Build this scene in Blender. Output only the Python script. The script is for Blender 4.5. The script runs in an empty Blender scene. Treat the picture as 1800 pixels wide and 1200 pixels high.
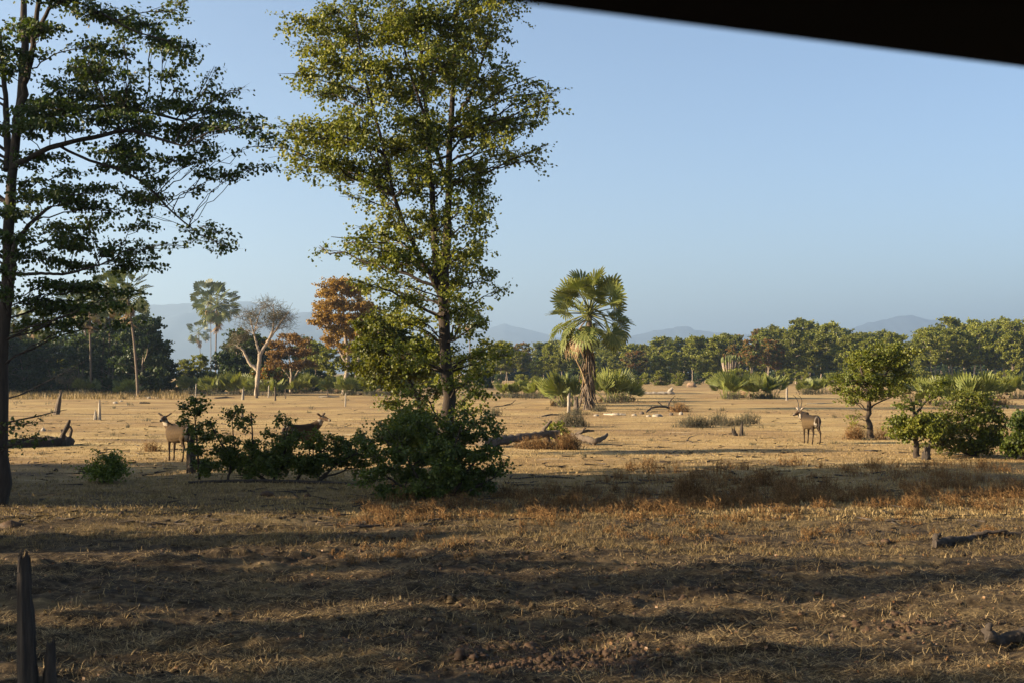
import bpy, math
import numpy as np
from mathutils import Vector, Matrix

SC = bpy.context.scene
COL = SC.collection

# ------------------------------------------------------------------ camera
F, EYE, HZ = 2200.0, 3.0, 655.0          # focal length in photo pixels, eye height (m), horizon row of the photo
cam_d = bpy.data.cameras.new('camera')
cam_d.sensor_width = 36.0
cam_d.lens = 36.0 * F / 1800.0
cam_d.shift_y = (HZ - 600.0) / 1800.0
cam_d.clip_start = 0.05
cam_d.clip_end = 60000
cam_d.dof.use_dof = True
cam_d.dof.focus_distance = 60.0
cam_d.dof.aperture_fstop = 5.0
cam = bpy.data.objects.new('camera', cam_d)
cam.location = (0, 0, EYE)
cam.rotation_euler = (math.radians(90), 0, 0)
COL.objects.link(cam)
SC.camera = cam

# ------------------------------------------------------------------ light
SUN_EL, SUN_BACK = 17.0, 10.0               # degrees: height, and how far behind the picture plane (sun on the left)
SUN_STRENGTH, SKY_STRENGTH, EXPOSURE = 5.0, 0.057, 2.06
e_, b_ = math.radians(SUN_EL), math.radians(SUN_BACK)
TO_SUN = Vector((-math.cos(e_) * math.cos(b_), -math.cos(e_) * math.sin(b_), math.sin(e_)))
sun_d = bpy.data.lights.new('sun', 'SUN')
sun_d.energy = SUN_STRENGTH
sun_d.angle = math.radians(0.53)
sun_d.color = (1.0, 0.80, 0.55)
sun = bpy.data.objects.new('sun', sun_d)
sun.rotation_euler = TO_SUN.to_track_quat('Z', 'Y').to_euler()
sun.location = (-60, -10, 40)
COL.objects.link(sun)

world = bpy.data.worlds.new('World')
SC.world = world
world.use_nodes = True
wn = world.node_tree
bg = wn.nodes['Background']
sky = wn.nodes.new('ShaderNodeTexSky')
sky.sky_type = 'NISHITA'
sky.sun_disc = False
sky.sun_elevation = e_
sky.sun_rotation = math.radians(-90 - SUN_BACK)
sky.altitude = 0
sky.air_density = 0.72
sky.dust_density = 1.5
sky.ozone_density = 1.3
wn.links.new(sky.outputs[0], bg.inputs[0])
bg.inputs[1].default_value = SKY_STRENGTH

SC.view_settings.view_transform = 'Standard'
SC.view_settings.look = 'None'
SC.view_settings.gamma = 1.0
SC.view_settings.use_curve_mapping = False
SC.view_settings.exposure = EXPOSURE
SC.cycles.max_bounces = 5
SC.cycles.diffuse_bounces = 2
SC.cycles.glossy_bounces = 2
SC.cycles.transmission_bounces = 3
SC.cycles.volume_bounces = 0
SC.cycles.transparent_max_bounces = 8
SC.cycles.use_denoising = True

# ------------------------------------------------------------------ helpers
def at(px, py):
    d = F * EYE / (py - HZ)
    return np.array([(px - 900.0) / F * d, d, 0.0])

def P(px, py, d):
    return np.array([(px - 900.0) / F * d, d, EYE + (HZ - py) / F * d])

_tab = np.random.default_rng(11).random((256, 256))
def vn(x, y, s=0):
    x = np.asarray(x, float) + s * 17.31; y = np.asarray(y, float) + s * 9.77
    xi = np.floor(x).astype(int); yi = np.floor(y).astype(int)
    fx = x - xi; fy = y - yi
    fx = fx * fx * (3 - 2 * fx); fy = fy * fy * (3 - 2 * fy)
    a = _tab[xi % 256, yi % 256]; b = _tab[(xi + 1) % 256, yi % 256]
    c = _tab[xi % 256, (yi + 1) % 256]; d = _tab[(xi + 1) % 256, (yi + 1) % 256]
    return (a * (1 - fx) + b * fx) * (1 - fy) + (c * (1 - fx) + d * fx) * fy - 0.5

def gz(x, y):
    """height of the ground (m)"""
    x = np.asarray(x, float); y = np.asarray(y, float)
    near = np.clip((75 - y) / 50, 0, 1) * np.clip((45 - np.abs(x)) / 20, 0, 1) * np.clip((y + 5) / 10, 0, 1)
    rough = np.clip((30 - y) / 12, 0.30, 1)
    h = 0.16 * vn(x / 7, y / 7, 1) + 0.11 * vn(x / 1.9, y / 1.5, 2)
    h = h + rough * (0.10 * vn(x / .75, y / .6, 3) + 0.10 * np.abs(vn(x / .42, y / .36, 4)) + 0.085 * vn(x / .22, y / .2, 6) * np.clip(1.2 + 2 * vn(x / 1.4, y / 1.1, 8), .2, 2))
    far = 0.25 * vn(x / 30, y / 30, 5) * np.clip((y - 60) / 60, 0, 1) * np.clip((500 - y) / 200, 0, 1)
    return h * near + far

def nrm(v):
    return v / np.maximum(np.linalg.norm(v, axis=-1, keepdims=True), 1e-9)

class Geo:
    """collects vertices, quads and triangles, then links them as ONE mesh object"""
    def __init__(s):
        s.v, s.q, s.t, s.c, s.n = [], [], [], [], 0
    def add(s, v, f, tint=0.5):
        v = np.asarray(v, float).reshape(-1, 3)
        f = np.asarray(f, int)
        if len(f):
            (s.q if f.shape[1] == 4 else s.t).append(f + s.n)
        s.v.append(v)
        s.c.append(np.broadcast_to(np.asarray(tint, float), (len(v),)))
        s.n += len(v)
    def tube(s, pts, rad, n=6, tint=0.5, rough=0.0, rng=None, cap=True, flat=None):
        pts = np.asarray(pts, float); m = len(pts)
        rad = np.broadcast_to(np.asarray(rad, float), (m,))
        t = nrm(np.gradient(pts, axis=0))
        mean = nrm(t.mean(0))
        ref = np.array([0, 0, 1.0]) if abs(mean[2]) < 0.8 else np.array([1.0, 0, 0])
        u = nrm(np.cross(t, ref)); w = np.cross(t, u)
        a = np.arange(n) * 2 * np.pi / n
        rr = rad[:, None] * np.ones((m, n))
        if rough and rng is not None:
            rr = rr * (1 + rough * (rng.random((m, n)) - .5) + rough * (rng.random((1, n)) - .5))
        ring = pts[:, None] + (np.cos(a)[None, :, None] * u[:, None] + np.sin(a)[None, :, None] * w[:, None] * (flat or 1)) * rr[..., None]
        i = np.arange(m - 1)[:, None] * n; j = np.arange(n)[None]; k = (j + 1) % n
        f = np.stack([i + j, i + k, i + n + k, i + n + j], -1).reshape(-1, 4)
        s.add(ring.reshape(-1, 3), f, tint)
        if cap:
            for base, ring_i in ((0, 0), ((m - 1) * n, m - 1)):
                c = pts[ring_i]
                ids = base + np.arange(n)
                tri = np.stack([ids, np.roll(ids, -1), np.full(n, m * n)], -1)
                s.add(np.zeros((0, 3)), np.zeros((0, 3), int))
                vv = np.concatenate([ring.reshape(-1, 3)[ids], c[None]])
                l = np.arange(n)
                s.add(vv, np.stack([l, np.roll(l, -1), np.full(n, n)], -1), tint)
    def twigs(s, S, E, r, tint=0.5):
        S = np.asarray(S, float); E = np.asarray(E, float)
        if len(S) == 0: return
        d = nrm(E - S)
        ref = np.where(np.abs(d[:, 2:3]) < .8, np.array([[0, 0, 1.]]), np.array([[1., 0, 0]]))
        u = nrm(np.cross(d, ref)); w = np.cross(d, u)
        r = np.broadcast_to(np.asarray(r, float), (len(S),))[:, None]
        vs = [S + r * (math.cos(a) * u + math.sin(a) * w) for a in (0, 2.094, 4.189)] + [E]
        v = np.stack(vs, 1).reshape(-1, 3)
        o = np.arange(len(S))[:, None, None] * 4
        f = (o + np.array([[0, 1, 3], [1, 2, 3], [2, 0, 3]])[None]).reshape(-1, 3)
        s.add(v, f, tint)
    def leaves(s, pos, axis, size, rng, width=.62, tint=None):
        """pairs of leaflets folded along a midline"""
        N = len(pos)
        if N == 0: return
        a = nrm(axis)
        side = nrm(np.cross(a, rng.normal(size=(N, 3))))
        nn = np.cross(side, a)
        L = (np.broadcast_to(np.asarray(size, float), (N,)) * (0.7 + .6 * rng.random(N)))[:, None]
        W = L * width
        h = W * (0.15 + .55 * rng.random((N, 1)))
        v = np.stack([pos, pos + a * L,
                      pos + a * L * .15 + side * W + nn * h, pos + a * L * .95 + side * W * .75 + nn * h,
                      pos + a * L * .15 - side * W + nn * h, pos + a * L * .95 - side * W * .75 + nn * h], 1).reshape(-1, 3)
        o = np.arange(N)[:, None, None] * 6
        f = (o + np.array([[0, 1, 3, 2], [1, 0, 4, 5]])[None]).reshape(-1, 4)
        if tint is None: tint = rng.random(N)
        s.add(v, f, np.repeat(tint, 6))
    def mesh(s, name, mat, smooth=False):
        me = bpy.data.meshes.new(name)
        v = np.concatenate(s.v)
        q = np.concatenate(s.q) if s.q else np.zeros((0, 4), int)
        t = np.concatenate(s.t) if s.t else np.zeros((0, 3), int)
        me.vertices.add(len(v)); me.vertices.foreach_set('co', v.ravel().astype(np.float32))
        nl = q.size + t.size
        me.loops.add(nl)
        me.loops.foreach_set('vertex_index', np.concatenate([q.ravel(), t.ravel()]).astype(np.int32))
        me.polygons.add(len(q) + len(t))
        st = np.concatenate([np.arange(len(q)) * 4, q.size + np.arange(len(t)) * 3])
        me.polygons.foreach_set('loop_start', st.astype(np.int32))
        if smooth: me.polygons.foreach_set('use_smooth', np.ones(len(q) + len(t), bool))
        at_ = me.attributes.new('tint', 'FLOAT', 'POINT')
        at_.data.foreach_set('value', np.concatenate(s.c).astype(np.float32))
        me.update(calc_edges=True)
        me.materials.append(mat)
        return me
    def build(s, name, mat, parent=None, smooth=False, kind=None):
        return link(name, s.mesh(name, mat, smooth), parent, kind)

def link(name, me, parent=None, kind=None):
    o = bpy.data.objects.new(name, me)
    COL.objects.link(o)
    if parent is not None: o.parent = parent
    if kind: o['kind'] = kind
    return o

def thing(name, label, cat, loc=(0, 0, 0), rz=0.0, group=None):
    o = bpy.data.objects.new(name, None)
    COL.objects.link(o)
    o.location = loc; o.rotation_euler = (0, 0, rz)
    o.empty_display_size = .3
    tag(o, label, cat, group)
    return o

def tag(o, label=None, cat=None, group=None, kind=None):
    if label: o['label'] = label
    if cat: o['category'] = cat
    if group: o['group'] = group
    if kind: o['kind'] = kind
    return o

def dup(root, loc, rz, scale=1.0, label=None, group=None):
    """a copy of a thing with copies of its parts and sub-parts (mesh data shared)"""
    r = root.copy(); COL.objects.link(r)
    r.location = loc; r.rotation_euler = (0, 0, rz)
    r.scale = (scale,) * 3 if np.isscalar(scale) else scale
    if label: r['label'] = label
    if group: r['group'] = group
    for ch in list(root.children):
        c = ch.copy(); COL.objects.link(c); c.parent = r
        for g in list(ch.children):
            d = g.copy(); COL.objects.link(d); d.parent = c
    return r

def on_ground(px, py, sink=0.0):
    p = at(px, py); p[2] = float(gz(p[0], p[1])) - sink
    return p

# ------------------------------------------------------------------ materials
def new_mat(name):
    m = bpy.data.materials.new(name); m.use_nodes = True
    nt = m.node_tree; nt.nodes.clear()
    out = nt.nodes.new('ShaderNodeOutputMaterial')
    return m, nt, out

def ramp(nt, stops, fac=None, interp='LINEAR'):
    r = nt.nodes.new('ShaderNodeValToRGB')
    r.color_ramp.interpolation = interp
    els = r.color_ramp.elements
    while len(els) < len(stops): els.new(0.5)
    for el, (p, c) in zip(els, stops):
        el.position = p; el.color = (*c, 1)
    if fac is not None: nt.links.new(fac, r.inputs[0])
    return r

def noise(nt, scale, detail=4, vec=None, rough=.6):
    n = nt.nodes.new('ShaderNodeTexNoise')
    n.inputs['Scale'].default_value = scale; n.inputs['Detail'].default_value = detail
    n.inputs['Roughness'].default_value = rough
    if vec is not None: nt.links.new(vec, n.inputs['Vector'])
    return n

def mapping(nt, src, scale):
    mp = nt.nodes.new('ShaderNodeMapping'); mp.inputs['Scale'].default_value = scale
    nt.links.new(src, mp.inputs[0]); return mp.outputs[0]

def mixc(nt, fac, a, b, mode='MIX'):
    m = nt.nodes.new('ShaderNodeMix'); m.data_type = 'RGBA'; m.blend_type = mode
    for sock, val in ((0, fac), (6, a), (7, b)):
        if hasattr(val, 'is_output'): nt.links.new(val, m.inputs[sock])
        else: m.inputs[sock].default_value = val if sock == 0 else (*val, 1)
    return m.outputs[2]

def leaf_mat(name, stops, trans=.38, rough=.5, spec=.35, vary=.25):
    m, nt, out = new_mat(name)
    a = nt.nodes.new('ShaderNodeAttribute'); a.attribute_name = 'tint'
    r = ramp(nt, stops, a.outputs['Fac'])
    oi = nt.nodes.new('ShaderNodeObjectInfo')
    mr = nt.nodes.new('ShaderNodeMapRange')
    mr.inputs[3].default_value = 1 - vary; mr.inputs[4].default_value = 1 + vary
    nt.links.new(oi.outputs['Random'], mr.inputs[0])
    hs = nt.nodes.new('ShaderNodeHueSaturation')
    nt.links.new(mr.outputs[0], hs.inputs['Value']); nt.links.new(r.outputs[0], hs.inputs['Color'])
    p = nt.nodes.new('ShaderNodeBsdfPrincipled')
    p.inputs['Roughness'].default_value = rough
    p.inputs['Specular IOR Level'].default_value = spec
    nt.links.new(hs.outputs[0], p.inputs['Base Color'])
    t = nt.nodes.new('ShaderNodeBsdfTranslucent')
    nt.links.new(mixc(nt, 1.0, hs.outputs[0], (1.25, 1.2, .55), 'MULTIPLY'), t.inputs[0])
    mx = nt.nodes.new('ShaderNodeMixShader'); mx.inputs[0].default_value = trans
    nt.links.new(p.outputs[0], mx.inputs[1]); nt.links.new(t.outputs[0], mx.inputs[2])
    nt.links.new(mx.outputs[0], out.inputs[0])
    return m

def wood_mat(name, dark, light, stretch=(6, 6, .9), bump=.6, rough=.9, scale=3.0):
    m, nt, out = new_mat(name)
    tc = nt.nodes.new('ShaderNodeTexCoord')
    v = mapping(nt, tc.outputs['Object'], stretch)
    n = noise(nt, scale, 6, v, .65)
    n2 = noise(nt, 1.1, 3, tc.outputs['Object'])
    r = ramp(nt, [(.32, dark), (.7, light)], n.outputs['Fac'])
    c = mixc(nt, n2.outputs['Fac'], r.outputs[0], tuple(.6 * x for x in light), 'MIX')
    a = nt.nodes.new('ShaderNodeAttribute'); a.attribute_name = 'tint'
    mr = nt.nodes.new('ShaderNodeMapRange'); mr.inputs[3].default_value = .6; mr.inputs[4].default_value = 1.4
    nt.links.new(a.outputs['Fac'], mr.inputs[0])
    hs = nt.nodes.new('ShaderNodeHueSaturation'); nt.links.new(c, hs.inputs['Color']); nt.links.new(mr.outputs[0], hs.inputs['Value'])
    p = nt.nodes.new('ShaderNodeBsdfPrincipled'); p.inputs['Roughness'].default_value = rough
    p.inputs['Specular IOR Level'].default_value = .2
    nt.links.new(hs.outputs[0], p.inputs['Base Color'])
    b = nt.nodes.new('ShaderNodeBump'); b.inputs['Strength'].default_value = bump; b.inputs['Distance'].default_value = .03
    nt.links.new(n.outputs['Fac'], b.inputs['Height']); nt.links.new(b.outputs[0], p.inputs['Normal'])
    nt.links.new(p.outputs[0], out.inputs[0])
    return m

def plain_mat(name, col, rough=.8, spec=.3, noise_amt=.25, scale=8):
    m, nt, out = new_mat(name)
    tc = nt.nodes.new('ShaderNodeTexCoord')
    n = noise(nt, scale, 5, tc.outputs['Object'])
    r = ramp(nt, [(.3, tuple(x * (1 - noise_amt) for x in col)), (.7, tuple(x * (1 + noise_amt) for x in col))], n.outputs['Fac'])
    p = nt.nodes.new('ShaderNodeBsdfPrincipled'); p.inputs['Roughness'].default_value = rough
    p.inputs['Specular IOR Level'].default_value = spec
    nt.links.new(r.outputs[0], p.inputs['Base Color']); nt.links.new(p.outputs[0], out.inputs[0])
    return m

M = {}
G1, G2, G3 = (.038, .058, .007), (.100, .116, .012), (.195, .192, .025)
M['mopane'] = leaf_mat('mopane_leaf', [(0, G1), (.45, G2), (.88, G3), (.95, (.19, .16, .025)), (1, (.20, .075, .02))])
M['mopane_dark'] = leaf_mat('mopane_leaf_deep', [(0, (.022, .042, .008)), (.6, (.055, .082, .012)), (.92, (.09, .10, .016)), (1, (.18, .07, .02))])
M['bush'] = leaf_mat('bush_leaf', [(0, (.034, .056, .008)), (.6, (.085, .112, .014)), (1, (.14, .16, .024))])
M['rust'] = leaf_mat('rust_leaf', [(0, (.15, .084, .017)), (.6, (.245, .145, .028)), (.86, (.27, .18, .04)), (1, (.10, .12, .02))])
M['rust_dull'] = leaf_mat('dull_rust_leaf', [(0, (.09, .048, .014)), (.6, (.155, .085, .022)), (1, (.19, .12, .035))])
M['rustmix'] = leaf_mat('rust_green_leaf', [(0, (.05, .07, .013)), (.5, (.09, .10, .018)), (.62, (.18, .085, .02)), (1, (.24, .10, .025))])
M['wood_green'] = leaf_mat('woodland_leaf', [(0, (.068, .088, .010)), (.5, (.145, .156, .017)), (.93, (.215, .205, .028)), (1, (.20, .10, .03))])
M['evergreen'] = leaf_mat('evergreen_leaf', [(0, (.018, .032, .010)), (.6, (.035, .055, .014)), (1, (.065, .08, .02))])
M['grey_twig_leaf'] = leaf_mat('dry_twig_leaf', [(0, (.055, .045, .027)), (.6, (.10, .085, .045)), (1, (.10, .10, .045))])
M['palm'] = leaf_mat('palm_frond_green', [(0, (.050, .070, .015)), (.5, (.112, .128, .028)), (1, (.20, .20, .058))], trans=.3, rough=.5, spec=.3)
M['palm_far'] = leaf_mat('grove_palm_green', [(0, (.026, .040, .011)), (.5, (.068, .084, .020)), (1, (.14, .145, .042))], trans=.25)
M['palm_tan'] = leaf_mat('palm_frond_dry', [(0, (.09, .055, .026)), (.6, (.18, .115, .055)), (1, (.26, .18, .09))], trans=.2, rough=.7)
M['straw'] = leaf_mat('straw', [(0, (.095, .066, .028)), (.5, (.20, .140, .060)), (1, (.29, .212, .098))], trans=.15, rough=.7, spec=.2)
M['straw_shade'] = leaf_mat('shade_dark_straw', [(0, (.020, .014, .008)), (.45, (.065, .045, .023)), (.75, (.24, .172, .082)), (1, (.36, .26, .13))], trans=.1, rough=.8, spec=.15)  # darker copy of straw: foreground shade put into its low colour stops
M['brush'] = leaf_mat('dry_brush', [(0, (.070, .037, .014)), (.6, (.155, .080, .028)), (1, (.26, .165, .068))], trans=.15, rough=.8, spec=.15)
M['deadleaf'] = leaf_mat('fallen_leaf', [(0, (.05, .025, .011)), (.6, (.13, .06, .02)), (1, (.24, .13, .05))], trans=.1)
M['bark'] = wood_mat('mopane_bark', (.020, .015, .011), (.070, .052, .038))
M['bark_pale'] = wood_mat('pale_bark', (.20, .155, .11), (.42, .335, .25), bump=.3)
M['bark_mid'] = wood_mat('woodland_bark', (.16, .12, .085), (.34, .27, .20), bump=.3)
M['palm_trunk'] = wood_mat('palm_trunk_bark', (.06, .044, .030), (.19, .145, .105), stretch=(2, 2, 9), bump=.7)
M['dead_wood'] = wood_mat('dead_wood', (.040, .030, .022), (.17, .13, .095), bump=.8)
M['stump_wood'] = wood_mat('stump_wood', (.014, .010, .008), (.085, .064, .048), stretch=(9, 9, .6), bump=1.0)
M['bleached'] = wood_mat('bleached_wood', (.20, .17, .13), (.40, .34, .265), bump=.4)
M['dark_log'] = wood_mat('dark_log_bark', (.02, .016, .013), (.075, .058, .045), bump=.8)
M['clod'] = plain_mat('dark_soil_clod', (.050, .027, .013), noise_amt=.5, scale=14)
M['mound'] = plain_mat('termite_soil', (.22, .14, .08), noise_amt=.2, scale=3)
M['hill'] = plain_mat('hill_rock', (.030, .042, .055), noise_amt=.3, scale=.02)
M['black_paint'] = plain_mat('black_canvas', (.010, .009, .010), rough=.95, spec=.05, noise_amt=.2)
M['tyre'] = plain_mat('tyre_rubber', (.02, .02, .02), rough=.9)
M['khaki'] = plain_mat('khaki_paint', (.13, .12, .07), rough=.5)

def ground_mat():
    m, nt, out = new_mat('dry_ground')
    g = nt.nodes.new('ShaderNodeNewGeometry'); pos = g.outputs['Position']
    big = noise(nt, .09, 3, pos)
    mid = noise(nt, .7, 5, mapping(nt, pos, (.55, 1, 1)), .7)
    fine = noise(nt, 5.0, 6, pos, .75)
    straw = noise(nt, 22.0, 3, mapping(nt, pos, (.45, 1.6, 1)), .7)
    # sparse cropped grass over pale soil on the plain; trampled brown soil with straw near by, its colour darkened to imitate shade
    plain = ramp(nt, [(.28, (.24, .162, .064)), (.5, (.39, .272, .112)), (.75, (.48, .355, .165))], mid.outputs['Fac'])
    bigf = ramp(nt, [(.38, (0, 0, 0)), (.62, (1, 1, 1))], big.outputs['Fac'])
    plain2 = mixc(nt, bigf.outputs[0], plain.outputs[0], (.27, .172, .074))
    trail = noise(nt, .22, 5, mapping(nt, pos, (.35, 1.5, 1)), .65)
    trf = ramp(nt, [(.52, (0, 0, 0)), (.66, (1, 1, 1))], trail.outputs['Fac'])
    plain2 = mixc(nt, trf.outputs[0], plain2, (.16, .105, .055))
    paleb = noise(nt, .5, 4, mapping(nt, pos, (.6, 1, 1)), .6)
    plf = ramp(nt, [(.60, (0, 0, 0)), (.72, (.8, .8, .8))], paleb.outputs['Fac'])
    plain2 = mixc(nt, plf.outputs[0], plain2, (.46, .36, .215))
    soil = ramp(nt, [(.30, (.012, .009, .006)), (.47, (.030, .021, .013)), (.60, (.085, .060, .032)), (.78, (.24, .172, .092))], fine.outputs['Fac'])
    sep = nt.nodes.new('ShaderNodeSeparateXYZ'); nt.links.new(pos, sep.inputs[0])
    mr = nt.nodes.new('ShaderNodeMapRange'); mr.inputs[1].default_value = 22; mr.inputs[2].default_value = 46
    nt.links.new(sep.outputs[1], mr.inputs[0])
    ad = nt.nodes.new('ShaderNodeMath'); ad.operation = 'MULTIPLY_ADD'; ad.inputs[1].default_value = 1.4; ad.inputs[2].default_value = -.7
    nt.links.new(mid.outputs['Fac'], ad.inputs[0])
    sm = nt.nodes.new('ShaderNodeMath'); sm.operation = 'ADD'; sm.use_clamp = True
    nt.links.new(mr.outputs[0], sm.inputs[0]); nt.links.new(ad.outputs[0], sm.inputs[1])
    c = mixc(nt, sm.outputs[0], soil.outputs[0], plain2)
    fr = ramp(nt, [(.25, (.60, .58, .55)), (.5, (1, 1, 1)), (.8, (1.25, 1.22, 1.15))], straw.outputs['Fac'])
    c = mixc(nt, .8, c, fr.outputs[0], 'MULTIPLY')
    p = nt.nodes.new('ShaderNodeBsdfPrincipled'); p.inputs['Roughness'].default_value = .95
    p.inputs['Specular IOR Level'].default_value = .1
    nt.links.new(c, p.inputs['Base Color'])
    b = nt.nodes.new('ShaderNodeBump'); b.inputs['Strength'].default_value = .7; b.inputs['Distance'].default_value = .09
    nt.links.new(fine.outputs['Fac'], b.inputs['Height'])
    b2 = nt.nodes.new('ShaderNodeBump'); b2.inputs['Strength'].default_value = .5; b2.inputs['Distance'].default_value = .02
    nt.links.new(straw.outputs['Fac'], b2.inputs['Height']); nt.links.new(b.outputs[0], b2.inputs['Normal'])
    nt.links.new(b2.outputs[0], p.inputs['Normal'])
    nt.links.new(p.outputs[0], out.inputs[0])
    return m
M['ground'] = ground_mat()

# ------------------------------------------------------------------ the ground, one sheet to the horizon
def axis(fine_lo, fine_hi, step, lo, hi, g=1.06):
    mid = list(np.arange(fine_lo, fine_hi, step))
    up, s, x = [], step, mid[-1]
    while x < hi: s *= g; x += s; up.append(x)
    dn, s, x = [], step, mid[0]
    while x > lo: s *= g; x -= s; dn.append(x)
    return np.array(dn[::-1] + mid + up)
gx = axis(-10.5, 10.5, .085, -17000, 17000, 1.075)
gy = axis(11.5, 31, .085, -3000, 17000, 1.06)
X, Y = np.meshgrid(gx, gy, indexing='ij')
Z = gz(X, Y)
nx, ny = X.shape
i = np.arange(nx - 1)[:, None] * ny; j = np.arange(ny - 1)[None]
fq = np.stack([i + j, i + ny + j, i + ny + j + 1, i + j + 1], -1).reshape(-1, 4)
g_ = Geo(); g_.add(np.stack([X, Y, Z], -1), fq)
tag(g_.build('ground', M['ground'], smooth=True), 'dry cropped floodplain ground, tan in the sun, trampled brown soil darkened for shade near by', None, kind='structure')
# ------------------------------------------------------------------ hills far off
def hill_range(name, label, d, prof, depth, seed):
    """a ridge at distance d whose skyline passes through the photo points prof [(px, py)...]"""
    px = np.array([p[0] for p in prof], float); py = np.array([p[1] for p in prof], float)
    n, m = 170, 48
    K = d / 1950.0
    xs = np.linspace(px[0], px[-1], n)
    hh = (HZ - np.interp(xs, px, py)) / F * d + EYE
    hh += K * (5 * vn(xs / 22, xs * 0, seed) + 2.5 * vn(xs / 8, xs * 0, seed + 1))
    wx = (xs - 900) / F * d
    t = np.linspace(-1, 1, m)
    prof_t = (1 - np.abs(t) ** 1.3) * .95
    Xh, T = np.meshgrid(wx, t, indexing='ij')
    Yh = d + T * depth
    ridge = K * (np.abs(vn(Xh / 90 / K, Yh / 90 / K, seed + 2)) * 36 + 12 * vn(Xh / 35 / K, Yh / 35 / K, seed + 3))
    Zh = np.maximum(hh[:, None], 0) * prof_t[None] + (ridge - 12 * K) * (1 - np.abs(T)) * np.minimum(1, np.abs(T) * 5)
    Zh = np.maximum(Zh, -3)
    Zh[0] = Zh[-1] = -3
    i = np.arange(n - 1)[:, None] * m; j = np.arange(m - 1)[None]
    g = Geo(); g.add(np.stack([Xh, Yh, Zh], -1), np.stack([i + j, i + m + j, i + m + j + 1, i + j + 1], -1).reshape(-1, 4))
    tag(g.build(name, M['hill'], smooth=True), label, None, kind='structure')

hill_range('hills', 'long blue hazy mountain behind the left-hand palms and bare tree', 9000,
           [(-420, 640), (-250, 580), (-100, 545), (60, 532), (180, 530), (262, 528), (330, 527), (405, 521), (440, 520), (480, 535), (520, 545), (552, 540), (600, 560),
            (680, 585), (760, 600), (860, 625), (960, 652)], 1900, 3)
hill_range('hills', 'faint pale blue peak seen between the tall tree and the palm', 13000,
           [(560, 650), (660, 600), (740, 585), (820, 580), (862, 570), (888, 563), (910, 572), (960, 582), (1010, 596), (1060, 615), (1130, 650)], 2400, 5)
hill_range('hills', 'low rounded hazy hill beyond the wood right of the palm', 11500,
           [(1020, 655), (1060, 595), (1110, 583), (1150, 575), (1190, 569), (1240, 575), (1300, 584), (1380, 600), (1480, 655)], 1900, 7)
hill_range('hills', 'hazy hill with a small summit behind the right-hand wood', 11500,
           [(1380, 655), (1440, 600), (1490, 575), (1540, 557), (1566, 553), (1580, 549), (1600, 548), (1640, 557), (1700, 566), (1780, 590), (1900, 655)], 1900, 9)

# haze: one closed box of even, thin air round everything
def haze_box():
    m, nt, out = new_mat('haze_air')
    v = nt.nodes.new('ShaderNodeVolumePrincipled')
    v.inputs['Color'].default_value = (.56, .77, 1.0, 1)
    v.inputs['Density'].default_value = HAZE
    v.inputs['Anisotropy'].default_value = .5
    nt.links.new(v.outputs[0], out.inputs['Volume'])
    g = Geo()
    x0, x1, y0, y1, z0, z1 = -17500, 17500, -3500, 17500, -6, 650
    vs = [(x, y, z) for x in (x0, x1) for y in (y0, y1) for z in (z0, z1)]
    g.add(vs, [(0, 1, 3, 2), (4, 6, 7, 5), (0, 4, 5, 1), (2, 3, 7, 6), (0, 2, 6, 4), (1, 5, 7, 3)])
    tag(g.build('haze', m), 'thin pale blue haze over the plain', None, kind='stuff')
HAZE = 0.00015
haze_box()

# ------------------------------------------------------------------ growing trees
def resample(pts, n):
    pts = np.asarray(pts, float)
    d = np.r_[0, np.cumsum(np.linalg.norm(np.diff(pts[:, :3], axis=0), axis=1))]
    s = np.linspace(0, d[-1], n)
    # smooth with Catmull-like averaging
    out = np.stack([np.interp(s, d, pts[:, k]) for k in range(pts.shape[1])], 1)
    for _ in range(2):
        out[1:-1] = .25 * out[:-2] + .5 * out[1:-1] + .25 * out[2:]
    return out

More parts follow.
